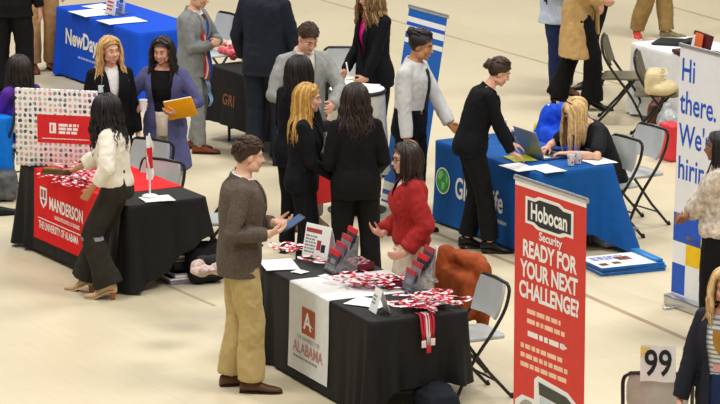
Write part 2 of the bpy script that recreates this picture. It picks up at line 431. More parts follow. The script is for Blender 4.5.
        for i in range(n):
            f = (i+.5)/n; az = R_(front)+f*(2*math.pi-2*R_(front)); az += rnd.uniform(-.05, .05)
            azs = az if az <= math.pi else az-2*math.pi
            sd = 1 if azs > 0 else -1; lay = rnd.random()
            top = V((cx+.035-.07*abs(azs)/math.pi+rnd.uniform(-.02, .02), part+sd*rnd.uniform(.002, .016), cz+rz+.002))
            if abs(azs) > 2.2: top.y += rnd.uniform(-.03, .03)
            a1 = scalp(azs, .72, .003+.006*lay); a2 = scalp(azs, .05, .006+.012*lay*vol)
            pw = [P(top), P(a1), P(a2)]
            o = P((cx, 0, 0)); hz = pw[2]-o; hz.z = 0; hz = hz.normalized() if hz.length > 0 else V((1, 0, 0))
            ln = L*rnd.uniform(.82, 1.06)*S; m = max(3, int(ln/.055)); p = pw[2].copy(); ph = rnd.uniform(0, 6.28)
            tg = V((-hz.y, hz.x, 0))
            for q in range(1, m+1):
                fq = q/m
                p2 = pw[2]+down*(ln*fq)+hz*(.018*vol*math.sin(fq*2.2)*S-.012*fq*fq)
                if style == 'bob': p2 += -hz*(.035*fq*fq)
                p2 += (tg*math.sin(ph+fq*ln*38)+hz*math.cos(ph+fq*ln*38))*wave*min(1, fq*2.5)
                # keep outside the shoulders and back
                for t in (.47, .44, .40, .36, .32, .26, .2):
                    cc, M = r.sp(t); l = M.transposed() @ (p2-cc)
                    if abs(l.z) < .025*r.k+.004:
                        fo, a, b = lerp_tab(TORSO[r.sex], t); a, b = (a+.034)*r.k, (b+.03)*r.k
                        x, y = (l.x-fo*r.k)/a, l.y/b; dd = x*x+y*y
                        if dd < 1:
                            if t > .41: l.z += .03*(1-dd)
                            q2 = 1/math.sqrt(max(dd, .05)); l.x = fo*r.k+x*q2*a; l.y = y*q2*b if abs(x) < .5 else l.y; p2 = cc+M @ l
                        break
                pw.append(p2)
            pts = smooth_pts(pw, len(pw)*2); K = len(pts)
            rr = [rad*S*(0.35+.65*min(1, j/3))*(1 if j < K*.7 else max(.18, (K-1-j)/(K*.3))) for j in range(K)]
            mb.tube(pts, rr, 6, mi=rnd.choice((0, 0, 1)), flat=.62)
    return mb.build(name, HAIR(col), r.root, auto=None)
# ------------------------------------------------------------------ clothes
def sleeves(mb, r, o1, o2, frac=.97, mi=0, cuff=0, only=('L', 'R')):
    g = 1 if r.sex == 'm' else .88; k = r.k
    for nm in only:
        a, b, c = r.sh[nm], r.el[nm], r.wr[nm]
        nk, Mk = r.sp(.445); mb.tube([nk+Mk @ V((-.012, (.045 if nm == 'L' else -.045), .0))*k, a], [(.044*g+o1*.6)*k, (.052*g+o1*.7)*k], 14)
        mb.ell(a, (.053*g+o1*.8)*k)
        if frac <= .5:
            e = a.lerp(b, frac*2); mb.chain([a, e], [(.056*g+o1)*k, (.052*g+o1*1.2)*k]); continue
        e = b.lerp(c, (frac-.5)*2)
        R = [(.052*g+o1*.8)*k, (.051*g+o1)*k, (.046*g+o1)*k, (.045*g+o2)*k, (.036*g+o2+cuff)*k]
        pts = [a, a.lerp(b, .5), b, b.lerp(e, .5), e]
        mb.tube(pts, R, 14)
        for p, q in list(zip(pts, R))[:4]: mb.ell(p, q*.995, seg=12, rings=8)
def tloc(r, co):
    c, M = r.sp(.25); return (co-np.array(c)) @ np.array(M)/r.k
def top(r, name, mats, off=.018, hem_t=-.10, hem=None, neck_t=.475, slv=.97, o1=.014, o2=.012, cuff=0, amp=.004, vox=.0085, cut=None, color=None, seed=1, sc=(9, 9, 6), sm=3, extra=None, bust=0):
    mb = MB(); f = lambda t: off*(1 if t < .40 else max(.35, 1-(t-.40)*8))
    torso(mb, r, f, hem_t, neck_t, hem)
    if bust:
        c, M = r.sp(.27)
        for y in (-1, 1): mb.ell(c+M @ V((.075, y*.062, 0))*r.k, bust*r.k)
    sleeves(mb, r, o1, o2, slv, cuff=cuff)
    if extra: extra(mb, r)
    co, F, nr = fuse(mb, vox, sm); co = wrinkle(co, nr, amp, sc, seed)
    r.topbvh = BVHTree.FromPolygons(co.tolist(), F.tolist())
    L = tloc(r, co[F].mean(1))
    if cut is not None:
        kp = ~cut(L[:, 0], L[:, 1], L[:, 2]+.25); F = F[kp]; L = L[kp]
    if cut is not None:                                   # even out the cut edges
        E = np.sort(np.concatenate([F[:, [i, (i+1) % 4]] for i in range(4)]), axis=1); U, n_ = np.unique(E, axis=0, return_counts=True); B = U[n_ == 1]
        for _ in range(6):
            acc = np.zeros_like(co); ct = np.zeros(len(co))
            for a, b in ((0, 1), (1, 0)): np.add.at(acc, B[:, a], co[B[:, b]]); np.add.at(ct, B[:, a], 1)
            k_ = ct > 0; co[k_] = .4*co[k_]+.6*acc[k_]/ct[k_][:, None]
    mi = None
    if color is not None: mi = color(L[:, 0], L[:, 1], L[:, 2]+.25)
    return skinmesh(name, co, F, mats, mi, r.root)
def on_front(r, y, t, lift=.004, side=1, bvh=None):
    c, M = r.sp(t); o = c+M @ V((side*.6*r.k, y*r.k, 0)); h = (bvh or r.topbvh).ray_cast(o, M @ V((-side, 0, 0)))
    return h[0]+h[1]*lift if h[0] is not None else c+M @ V((side*.13*r.k, y*r.k, 0))
def vwid(tb, tn, w0, w1):
    return lambda z: np.where(z < tb, np.clip((tb-.10-z)*.14, 0, .035), w0+(w1-w0)*np.clip((z-tb)/(tn-tb), 0, 1))
def lapels(r, mats, wf, tb, tn, lw=.05, name='lapel', bvh=None):
    for sg in (1, -1):
        mb = MB(); g = []; N = 14
        for i in range(N+1):
            z = tb+(tn-tb)*i/N; w = float(wf(np.array(z))); f = i/N
            wd = lw*min(1, f*1.6) * (1 if f < .82 else .72)
            g.append([on_front(r, sg*(w-.004), z, .005, bvh=bvh), on_front(r, sg*(w+wd*.5), z, .010, bvh=bvh), on_front(r, sg*(w+wd), z, .006, bvh=bvh)])
        mb.sheet(g, thick=.006); mb.build(name, mats, r.root)
def collar(r, mats, rad=.062, t=.468, h=.03, open_=55, name='collar', thick=.008, drop=.012):
    mb = MB(); c, M = r.sp(t); g = []
    k = r.k; N = 24; a0 = R_(open_)
    fo, a, b = lerp_tab(TORSO[r.sex], t)
    row0 = []; row1 = []; row2 = []
    for i in range(N+1):
        az = a0+(2*math.pi-2*a0)*i/N; ca, sa = math.cos(az), math.sin(az)
        q = .5-.5*ca
        row0.append(c+M @ V(((fo+rad*1.02*ca), rad*1.05*sa, h*q))*k)
        row1.append(c+M @ V(((fo+rad*1.12*ca), rad*1.15*sa, h*1.15*q+.004))*k)
        row2.append(c+M @ V(((fo+rad*1.42*ca), rad*1.45*sa, -drop+h*.15*q))*k)
    mb.sheet([row0, row1, row2], thick=thick); return mb.build(name, mats, r.root)
def trousers(r, mats, name='trousers', o=.014, hip=.015, thigh=.095, knee=.072, hem=.066, amp=.006, top_t=.08, vox=.009, seed=3, len_=.0, sc=(8, 8, 5), color=None):
    mb = MB(); k = r.k; torso(mb, r, hip, -.14, top_t, n=22)
    fem = r.sex == 'f'
    for nm in ('L', 'R'):
        h, kn, an = r.hip[nm], r.kn[nm], r.an[nm]
        e = an+(an-kn).normalized()*(len_-.005)
        pts = [h, h.lerp(kn, .3), h.lerp(kn, .65), kn, kn.lerp(e, .3), kn.lerp(e, .65), e]
        R = [.098+o*.5, thigh+.002, (thigh+knee)/2+.004, knee, max(knee*.98, (knee+hem)/2-.002) if hem <= knee else knee+(hem-knee)*.25, (knee+hem)/2, hem]
        R = [q*k for q in R]
        mb.tube(pts, R, 16)
        for p, q in list(zip(pts, R))[:5]: mb.ell(p, q*.99, seg=14, rings=8)
    co, F, nr = fuse(mb, vox, 3)
    co = wrinkle(co, nr, amp, sc, seed)
    mi = color(co[F].mean(1)) if color else None
    return skinmesh(name, co, F, mats, mi, r.root)
def skirt(r, mats, name='skirt', z1=.50, w=.24, top_t=.09, amp=.012, pleats=14):
    mb = MB(); k = r.k; secs = []; n = 72; zt = r.sp(top_t)[0].z
    vs = []; fs = []; m = 14
    for j in range(m+1):
        f = j/m; t = top_t-f*(zt-z1*k)/k
        fo, a, b = lerp_tab(TORSO[r.sex], max(t, -.10)); c, M = r.sp(max(t, -.10)); cc = V((c.x, c.y, zt+(z1*k-zt)*f))
        g = min(1, max(0, (f-.3)/.7)); a = (a+.018)*(1-g)+w*.92*g if f > .3 else a+.018; b = (b+.018)*(1-g)+w*g if f > .3 else b+.018
        for i in range(n):
            th = 2*math.pi*i/n; q = 1+amp*7*f*math.sin(th*pleats+1.2*math.sin(th*3))*.5
            vs.append(cc+V((a*q*math.cos(th), b*q*math.sin(th), 0))*k+V((fo*k, 0, 0)))
    for j in range(m):
        for i in range(n): fs.append([j*n+i, j*n+(i+1) % n, (j+1)*n+(i+1) % n, (j+1)*n+i])
    mb.add(vs, fs); return mb.build(name, mats, r.root, auto=None)
def shoes(r, up, sole, kind='dress', heelmat=None):
    k = r.k; out = []
    for nm in ('L', 'R'):
        an, a = r.an[nm], r.toe[nm]; hl = r.s.get('heel', 0); M = Rz(a); base = V((an.x, an.y, r.fl[nm]))
        tl = R_(r.s.get('tip'+nm, 0))          # toe-off: heel raised about the ball of the foot
        def q(x, y, z):
            lift = hl*max(0, min(1, (.12-x)/.13))**1.1
            p = V((x, y, z))*k; p.z += lift
            if tl:
                pv = V((.12*k, 0, 0)); p = pv+Matrix.Rotation(tl, 3, 'Y') @ (p-pv) if x < .12 else p
            return base-V((0, 0, r.fl[nm] if tl else 0))+M @ p
        S = [(-.078, .020, .05), (-.070, .030, .075), (-.04, .036, .088), (.0, .037, .096), (.04, .037, .088), (.08, .041, .066), (.12, .045, .052), (.16, .043, .046), (.19, .034, .038), (.205, .022, .03), (.212, .008, .018)]
        if kind in ('heel', 'ankleboot'): S = [(x, w*.86, h*(.95 if x > .1 else 1)) for x, w, h in S]
        mb = MB(); secs = []
        for x, w, h in S:
            c0, c1 = q(x, 0, .006), q(x, 0, h); secs.append(((c0+c1)/2, M @ V((0, 1, 0)), (c1-c0).normalized(), w*k, (c1-c0).length/2))
        mb.loft(secs, 14, e=2.4)
        if kind in ('ankleboot', 'boot'):
            sk = (r.kn[nm]-an).normalized(); mb.tube([q(-.015, 0, .05), an+sk*.0, an+sk*.06*k, an+sk*.11*k], [.043*k, .046*k, .047*k, .050*k], 14)
        o = mb.build('shoe' if kind not in ('ankleboot', 'boot') else 'boot', up, r.root, auto=60)
        sb = MB(); g = []
        for x, w, h in S: g.append([q(x, -w*1.05, 0.004), q(x, -w*.5, .004), q(x, w*.5, .004), q(x, w*1.05, .004)])
        sb.sheet(g, thick=.014*k if kind != 'sneaker' else .026*k); sb.build('sole', sole, o, auto=40)
        hb = MB()
        if hl > .02:
            c0 = q(-.045, 0, 0); hb.loft([(V((c0.x, c0.y, r.fl[nm]*0+base.z)), M @ V((1, 0, 0)), M @ V((0, 1, 0)), .020*k, .020*k), (c0+V((0, 0, .004)), M @ V((1, 0, 0)), M @ V((0, 1, 0)), .030*k, .028*k)], 12, e=3)
            hb.build('heel', heelmat or sole, o)
        elif kind != 'sneaker':
            hb.box(q(-.045, 0, .004), (.06*k, .062*k, .018*k), M, bev=.004); hb.build('heel', heelmat or sole, o)
        out.append(o)
    return out
def shirt_under(r, mats, seed=5, name='shirt', off=.008): return top(r, name, mats, off=off, hem_t=.06, neck_t=.488, slv=.10, o1=.002, amp=.001, vox=.010, seed=seed)
def tie(r, mats, t0=.44, t1=.06, w=.036, bvh=None):
    mb = MB(); g = []; N = 14
    for i in range(N+1):
        f = i/N; t = t0+(t1-t0)*f; ww = (.014+.9*w*f)*.9 if f > .08 else .018
        if f > .93: ww *= .45
        g.append([on_front(r, y*ww, t, .006 if f > .1 else .012, bvh=bvh) for y in (-1, 0, 1)])
    mb.sheet(g, thick=.006); return mb.build('tie', mats, r.root)
def belt(r, mats, t=.07, off=.018):
    mb = MB(); fo, a, b = lerp_tab(TORSO[r.sex], t); c, M = r.sp(t); pts = []
    secs = [(r.sp(t+d)[0]+M @ V((fo*r.k, 0, 0)), M @ V((1, 0, 0)), M @ V((0, 1, 0)), (a+off+e)*r.k, (b+off+e)*r.k) for d, e in ((-.02, 0), (-.016, .006), (.014, .006), (.018, 0))]
    mb.loft(secs, 28, e=2.25); return mb.build('belt', mats, r.root)
def glasses(r, mats):
    S = r.hs; P = lambda x, y, z: r.hc+r.Rh @ (V((x, y, z))*S); mb = MB()
    for sg in (1, -1):
        mb.ring([P(.100-.012*abs(math.cos(t)*.024+.034)/.05, sg*(.034+.026*math.cos(t)), .000+.020*math.sin(t)) for t in [i*2*math.pi/18 for i in range(18)]], .0028*S, 6)
        mb.tube([P(.088, sg*.060, .004), P(.03, sg*.078, .006), P(-.02, sg*.080, .002)], .0025*S, 6)
    mb.tube([P(.098, -.010, .004), P(.101, 0, .006), P(.098, .010, .004)], .0025*S, 6)
    return mb.build('glasses', mats, r.root)
def blazer(r, m, wf=None, tb=.14, hem_t=-.20, hem=(.152, .212), lap=True, w1=.055, seed=1, name='blazer', amp=.005, off=.030, lw=.052, closed=False, bust=0, **kw):
    f = vwid(tb, .45, .004, w1)
    def cut(x, y, z): return (x > .02) & (x < .22) & (np.abs(y) < f(z)) & (z < .50)
    o = top(r, name, [m], off=off, hem_t=hem_t, hem=(-.08, hem[0], hem[1]), amp=amp, seed=seed, cut=None if closed else cut, bust=bust, **kw)
    if lap: lapels(r, m, f, tb, .44, lw=lw)
    collar(r, m, rad=.066 if r.sex == 'm' else .056, t=.455, h=.045 if r.sex == 'm' else .035, open_=50, thick=.01)
    mb = MB()
    for i in range(2):
        p = on_front(r, .012, tb-.02-i*.09, .006); mb.ell(p, .009)
    if not closed: mb.build('button', m, r.root)
    return o
# ------------------------------------------------------------------ lettering and flat prints
def textmesh(txt, size, bold=0, sx=1, align='LEFT', gap=1.0):
    cu = bpy.data.curves.new('t', 'FONT'); cu.body = txt; cu.size = size; cu.offset = bold; cu.align_x = align; cu.space_character = gap; cu.resolution_u = 3
    o = bpy.data.objects.new('t', cu); COL.objects.link(o)
    dg = bpy.context.evaluated_depsgraph_get(); e = o.evaluated_get(dg); me = e.to_mesh()
    vs = [(v.co.x*sx, v.co.y) for v in me.vertices]; fs = [list(p.vertices) for p in me.polygons]
    e.to_mesh_clear(); bpy.data.objects.remove(o); bpy.data.curves.remove(cu)
    return vs, fs
def letter(name, txt, size, x, y, mapper, m, parent, bold=0, sx=1, align='LEFT', gap=1.0, lift=.002):
    vs, fs = textmesh(txt, size, bold, sx, align, gap); mb = MB()
    mb.add([mapper(x+a, y+b, lift) for a, b in vs], fs); me = mb.mesh(name, [m], smooth=False)
    return link(name, me, parent)
def patch(name, polys, mapper, m, parent, lift=.0015):
    mb = MB()
    for p in polys: mb.add([mapper(a, b, lift) for a, b in p], [list(range(len(p)))])
    return link(name, mb.mesh(name, [m], smooth=False), parent)
def rect(x0, y0, x1, y1): return [(x0, y0), (x1, y0), (x1, y1), (x0, y1)]
def disc(x, y, r, n=28, ry=None): return [(x+r*math.cos(2*math.pi*i/n), y+(ry or r)*math.sin(2*math.pi*i/n)) for i in range(n)]
def bars(x, y, w, h, rows, gap, seed=0):        # lines of print too small to read
    rnd = random.Random(seed); out = []
    for j in range(rows):
        cx = x; ww = w*rnd.uniform(.8, 1)
        while cx < x+ww-.01:
            l = rnd.uniform(.25, .9)*h*4; l = min(l, x+ww-cx); out.append(rect(cx, y-j*gap-h, cx+l, y-j*gap)); cx += l+h*.45
    return out
# ------------------------------------------------------------------ shared materials
M_BLACKCLOTH = fab('black_cloth', '131214', fold=0.12, var=.2, rough=.68, spec=.3); M_BLUECLOTH = fab('blue_cloth', '10539a', fold=0.12, var=.08); M_ROYAL = fab('royal_cloth', '0f4fd0', fold=0.12, var=.07)
M_CYAN = fab('cyan_cloth', '0a72d6', fold=0.12); M_WHITECLOTH = fab('white_cloth', 'e9eaec', fold=0.12, var=.04); M_REDRUN = fab('red_runner', 'e01f22', fold=0, var=.05); M_WHITERUN = fab('white_runner', 'dfe0de', fold=0, var=.05)
M_WHITE = mat('white_print', s2l('f2f1ee'), rough=.6, var=.02); M_PAPER = mat('paper', s2l('f1f1ee'), rough=.7, var=.03)
M_RED = mat('red_print', s2l('d2242a'), rough=.55, var=.05); M_CRIM = mat('crimson_print', s2l('a83a3e'), rough=.6); M_RUST = mat('rust_print', s2l('a54d26'), rough=.6, var=.15)
M_GREY = mat('grey_print', s2l('8d918f'), rough=.6); M_DARK = mat('dark_print', s2l('25282a'), rough=.5); M_GREEN = mat('green_print', s2l('2ea045'), rough=.6)
M_BLUEP = mat('blue_print', s2l('2257c4'), rough=.55); M_YEL = mat('yellow_print', s2l('f0c410'), rough=.55)
M_STEEL = mat('chair_steel_black', s2l('1b1a1a'), rough=.35, spec=.5); M_PAD = mat('chair_pad_grey', s2l('b6b9b7'), rough=.45, var=.05, bump=.1)
M_PADSHADE = mat('chair_pad_shaded', s2l('6d6752'), rough=.55, var=.06)  # olive paints in the shade on the rear of these chair backs
M_ALU = mat('aluminium', s2l('c2c4c6'), rough=.3, metal=.8, spec=.5); M_LAP = mat('laptop_grey', s2l('8f949c'), rough=.35, metal=.4)
M_TABLE = mat('table_top_plastic', s2l('b9b5ac'), rough=.5); M_LEG = mat('table_leg_grey', s2l('77777a'), rough=.4, metal=.5)
M_ACR = mat('clear_acrylic', s2l('d5d9dd'), rough=.08, trans=.85, spec=.5, var=.01); M_BLK = mat('black_plastic', s2l('1a1a1c'), rough=.4); M_BLKCL = fab('black_bag', '18181b')
# ------------------------------------------------------------------ the hall floor, its seams, a painted table shadow and the light
def floor():
    m = bpy.data.materials.new('hall_floor'); m.use_nodes = True; nt = m.node_tree; b = nt.nodes['Principled BSDF']
    tc = nt.nodes.new('ShaderNodeTexCoord'); mp = nt.nodes.new('ShaderNodeMapping'); mp.inputs['Rotation'].default_value = (0, 0, -PSI)
    nt.links.new(tc.outputs['Object'], mp.inputs[0])
    n1 = nt.nodes.new('ShaderNodeTexNoise'); n1.inputs['Scale'].default_value = .55; n1.inputs['Detail'].default_value = 6
    mp2 = nt.nodes.new('ShaderNodeMapping'); mp2.inputs['Scale'].default_value = (9, .9, 1); nt.links.new(mp.outputs[0], mp2.inputs[0])
    n2 = nt.nodes.new('ShaderNodeTexNoise'); n2.inputs['Scale'].default_value = 2.2; n2.inputs['Detail'].default_value = 5
    nt.links.new(mp.outputs[0], n1.inputs['Vector']); nt.links.new(mp2.outputs[0], n2.inputs['Vector'])
    br = nt.nodes.new('ShaderNodeTexBrick'); br.inputs['Scale'].default_value = 1; br.inputs['Brick Width'].default_value = 2.4; br.inputs['Row Height'].default_value = 1.2
    br.inputs['Mortar Size'].default_value = .006; br.inputs['Color1'].default_value = (1, 1, 1, 1); br.inputs['Color2'].default_value = (.97, .965, .955, 1); br.inputs['Mortar'].default_value = (.925, .905, .88, 1)
    nt.links.new(mp.outputs[0], br.inputs['Vector'])
    mx = nt.nodes.new('ShaderNodeMix'); mx.data_type = 'FLOAT'; mx.inputs[0].default_value = .35; nt.links.new(n1.outputs['Fac'], mx.inputs[2]); nt.links.new(n2.outputs['Fac'], mx.inputs[3])
    r = nt.nodes.new('ShaderNodeValToRGB'); r.color_ramp.elements[0].position = .32; r.color_ramp.elements[1].position = .68
    r.color_ramp.elements[0].color = (*FLOOR_A, 1); r.color_ramp.elements[1].color = (*FLOOR_B, 1)
    nt.links.new(mx.outputs[0], r.inputs[0])
    mu = nt.nodes.new('ShaderNodeMix'); mu.data_type = 'RGBA'; mu.blend_type = 'MULTIPLY'; mu.inputs[0].default_value = 1
    nt.links.new(r.outputs[0], mu.inputs[6]); nt.links.new(br.outputs[0], mu.inputs[7]); nt.links.new(mu.outputs[2], b.inputs['Base Color'])
    b.inputs['Roughness'].default_value = .42; b.inputs['Specular IOR Level'].default_value = .22
    mb = MB(); mb.box((0, 40, -.05), (70, 90, .1)); o = mb.build('floor', m, smooth=False); tag(o, kind='structure')
    sm = mat('seam_tape', s2l('b3a183'), rough=.6, var=.12, scale=3)
    sd = mat('seam_and_shade', s2l('a48e72'), rough=.6, var=.1, scale=3)
    for i, (a, c, w, q) in enumerate([((300, -6), (740, 118), .045, sm), ((560, 284), (690, 341), .05, sd), ((640, -2), (740, 26), .05, sm), ((150, 278), (215, 306), .03, sm), ((430, 231), (520, 266), .05, sd)]):  # the last strip paints the blue table's shadow; the others are seams
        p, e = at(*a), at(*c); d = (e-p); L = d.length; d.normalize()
        mb = MB(); mb.box((p+e)/2+V((0, 0, .0008)), (L, w, .0016), Matrix.Rotation(math.atan2(d.y, d.x), 3, 'Z')); tag(mb.build('floor_strip_%d' % (i+1), q, smooth=False), kind='structure')
FLOOR_A, FLOOR_B = s2l('ccc0a2'), s2l('d9cdb0')
floor()
# ------------------------------------------------------------------ tables and their cloths
class Tab: pass
def cloth_mesh(W, L, H, drops, seed=0, flare=.05, corner=.07, nf=9, bow=0.0, zone=.35, ripple=.045, cf=(1, 1, 1, 1)):
    # perimeter from the front right corner along the right end, back, left end and front
    rnd = random.Random(seed); r = .035; P = []
    def arc(cx, cy, a0):
        for i in range(7):
            a = R_(a0+90*i/6); P.append((V((cx+r*math.cos(a), cy+r*math.sin(a), 0)), V((math.cos(a), math.sin(a), 0)), 1))
    def line(p, q, nrm):
        n = max(8, int((V(q)-V(p)).length/.03))
        for i in range(1, n): f = i/n; P.append((V(p)+(V(q)-V(p))*f, V(nrm), 0))
    arc(r, r, 180); line((r, 0, 0), (W-r, 0, 0), (0, -1, 0)); arc(W-r, r, 270); line((W, r, 0), (W, L-r, 0), (1, 0, 0))
    arc(W-r, L-r, 0); line((W-r, L, 0), (r, L, 0), (0, 1, 0)); arc(r, L-r, 90); line((0, L-r, 0), (0, r, 0), (-1, 0, 0))
    # drop and distance to the nearest corner, by position
    cor = [V((0, 0, 0)), V((W, 0, 0)), V((W, L, 0)), V((0, L, 0))]
    dmid = drops['mids']; dc = drops['corners']        # mids: right, back, left, front ; corners: fr, br, bl, fl
    vs = []; fs = []; n = len(P); m = 16; s = 0; prev = None
    rows = [[] for _ in range(m+2)]
    for p, nr, c in P:
        if prev is not None: s += (p-prev).length
        prev = p
        side = max(range(4), key=lambda i: nr.dot([V((0, -1, 0)), V((1, 0, 0)), V((0, 1, 0)), V((-1, 0, 0))][i]))
        ds = [(p-q).length for q in cor]; j = min(range(4), key=lambda i: ds[i]); half = (W if side in (0, 2) else L)/2
        f = min(1, max(0, (ds[j]-.03)/(zone if side == 0 else min(half, .42))))
        drop = dc[j]+(dmid[side]-dc[j])*f
        cw = cf[j]*math.exp(-(ds[j]/.13)**2); cw2 = cf[j]*math.exp(-(ds[j]/.26)**2)
        rip = .5*math.sin(s*26+seed)+.5*math.sin(s*41+seed*2)
        rows[0].append(p-nr*.012+V((0, 0, H)))
        for q in range(m+1):
            d = drop*q/m; fz = q/m
            o = flare*fz*d+corner*cw*fz+(cw2*ripple*fz+.0025*fz*(1 if side == 0 else .5))*rip-bow*math.sin(fz*3.1)*cw
            rows[q+1].append(V((p.x, p.y, H-.006-d*.996))+nr*o)
    for rr in rows: vs += rr
    for j in range(len(rows)-1):
        for i in range(n): fs.append([j*n+i, j*n+(i+1) % n, (j+1)*n+(i+1) % n, (j+1)*n+i])
    fs.append(list(range(n))[::-1])
    mb = MB(); mb.add(vs, fs); return mb
def booth(fr, W, L, H, psi, cloth, drops, tlabel, clabel, seed=0, z_at=None, legs=M_LEG, **kw):
    T = Tab(); o = at(fr[0], fr[1], H); T.o = V((o.x, o.y, 0)); T.W, T.L, T.H, T.rz = W, L, H, R_(psi)
    T.sd = V((math.cos(T.rz), math.sin(T.rz), 0)); T.ld = V((-math.sin(T.rz), math.cos(T.rz), 0))
    t = thing('folding_table', tlabel, 'table', T.o, T.rz)
    mb = MB(); mb.box((W/2, L/2, H-.03), (W-.03, L-.03, .036), bev=.01); mb.build('tabletop', M_TABLE, t)
    for y in (.22, L-.22):
        for x in (.09, W-.09):
            mb = MB(); mb.tube([(x, y, H-.045), (x, y, .0)], .014, 10); mb.build('leg', legs, t)
        mb = MB(); mb.tube([(.09, y, .12), (W-.09, y, .12)], .010, 8); mb.build('crossbar', legs, t)
    c = cloth_mesh(W, L, H, drops, seed, **kw).build('tablecloth', cloth, None, auto=None)
    place(c, T.o, T.rz); tag(c, clabel, 'tablecloth'); T.cloth = c; T.table = t
    fl = kw.get('flare', .05)
    # print on the front of the cloth: x runs left to right as read, y up from the table edge (negative)
    T.front = lambda x, y, lift=.002: V((-(fl*(-y/drops['mids'][3])*(-y) if y < 0 else 0)-.004-lift, L-x, H-.006+y))
    T.top = lambda a, b, z=0: T.o+T.sd*a+T.ld*b+V((0, 0, H+z))
    return T
def runner(T, y0, y1, drop, m, label, fl=.05, D=None, reach=1.0):
    N = 12; g = []; W, L, H = T.W, T.L, T.H
    pts = [(W*reach*(1-i/10), H+.003) for i in range(10)]+[(.012, H+.003), (.002, H+.0015), (-.005, H-.004)]
    for i in range(1, 15):
        d = drop*i/14; pts.append((-.006-fl*(d/D)*d-.001, H-.006-d))
    for x, z in pts:
        g.append([V((x, y0+(y1-y0)*i/N, z+.0008*math.sin(i*2.1+x*9))) for i in range(N+1)])
    mb = MB(); mb.sheet(g, thick=.003); o = mb.build('table_runner', m, None, auto=40); place(o, T.o, T.rz); tag(o, label, 'table runner'); return o
HT = .695
T1 = booth((370, 322), .745, 1.9, HT, 25, M_BLACKCLOTH, dict(mids=(.48, .60, .66, .665), corners=(.685, .50, .66, .675)),
           'folding table under the black cloth nearest the camera', 'black floor-length cloth on the front table with the white runner', 3, flare=.03, corner=.06, zone=.13, ripple=.07)
MA = booth((126, 206), .70, 1.93, HT, 30, fab('black_cloth_b', '151415', fold=0.12, var=.2, rough=.68, spec=.3), dict(mids=(.54, .16, .66, .655), corners=(.675, .30, .50, .66)),
           'folding table under the black cloth with red runner', 'black cloth on the left table beneath the red runner', 5, flare=.03, corner=.06)
GL = booth((538, 174), .74, 1.60, HT, 30, M_BLUECLOTH, dict(mids=(.54, .60, .66, .665), corners=(.67, .665, .66, .67)),
           'folding table under the blue cloth with green globe logo', 'deep blue cloth printed with a green globe logo', 8, flare=.04, corner=.13, ripple=.05, zone=.2, cf=(.8, 1.3, .5, .0))
ND = booth((138, 33), .74, 1.87, HT, 30, M_ROYAL, dict(mids=(.66, .60, .66, .665), corners=(.67, .66, .66, .67)),
           'folding table under the royal blue cloth at top left', 'royal blue cloth with white lettering at top left', 12, flare=.04, corner=.06)
o_ = at(211, 64, HT); fr_ = o_-LD*1.25
def pix(p):
    c, s = math.cos(PITCH), math.sin(PITCH); z = p.z-CAM_H; d = p.y*c-z*s; u = p.y*s+z*c
    return (360+FPX*p.x/d, 202-FPX*u/d)
GR = booth(pix(fr_), .74, 1.25, HT, 30, fab('charcoal_cloth', '242324', fold=0.12, var=.15), dict(mids=(.5, .5, .5, .5), corners=(.5, .5, .5, .5)),
           'folding table under the short charcoal cloth behind navy suit', 'short charcoal cloth with orange letters behind the navy suit', 4, flare=.10, corner=.04, legs=M_STEEL)
o_ = at(633, 42, HT)-LD*1.85
HI = booth(pix(o_), .74, 1.85, HT, 30, M_WHITECLOTH, dict(mids=(.6, .6, .66, .66), corners=(.67, .67, .67, .67)),
           'folding table under the white cloth at top right', 'white cloth on the table behind the white banner', 6, flare=.03, corner=.05)
o_ = at(15, 117, HT); o_ = V((o_.x, o_.y, HT))-SD*.74
LB = booth(pix(o_), .74, 1.8, HT, 30, M_CYAN, dict(mids=(.45, .45, .45, .45), corners=(.46, .46, .45, .45)),
           'folding table under bright blue cloth at left edge', 'bright blue short cloth cut off by the left edge', 9, flare=.03, corner=.02)
# red runner with white print
L = MA.L; ry1 = L-.30; ry0 = .42
rr = runner(MA, ry0, ry1, .55, M_REDRUN, 'bright red runner with a white shield on the left table', .03, .655)
MA.fr = lambda x, y, lift=.002: MA.front(x, y, lift)-V((.005, 0, 0))
x0 = .30
patch('shield_emblem', [[(x0+.11, -.115), (x0+.24, -.115), (x0+.24, -.215), (x0+.225, -.25), (x0+.175, -.285), (x0+.125, -.25), (x0+.11, -.215)]], MA.fr, M_WHITE, rr)
patch('shield_detail', [rect(x0+.13, -.20, x0+.165, -.135), rect(x0+.185, -.20, x0+.22, -.135), [(x0+.135, -.215), (x0+.215, -.215), (x0+.175, -.262)]], MA.fr, M_CRIM, rr, .003)
letter('lettering', 'MANDERSON', .140, x0+.28, -.27, MA.fr, M_WHITE, rr, bold=.004, sx=.72)
letter('small_lettering', 'GRADUATE SCHOOL OF BUSINESS', .042, x0+.38, -.335, MA.fr, M_WHITE, rr, bold=.001, sx=.70)
patch('rule', [rect(x0+.08, -.378, x0+.98, -.37)], MA.fr, M_WHITE, rr)
letter('lower_lettering', 'THE UNIVERSITY OF ALABAMA', .085, x0+.09, -.455, MA.fr, M_WHITE, rr, bold=.002, sx=.62)
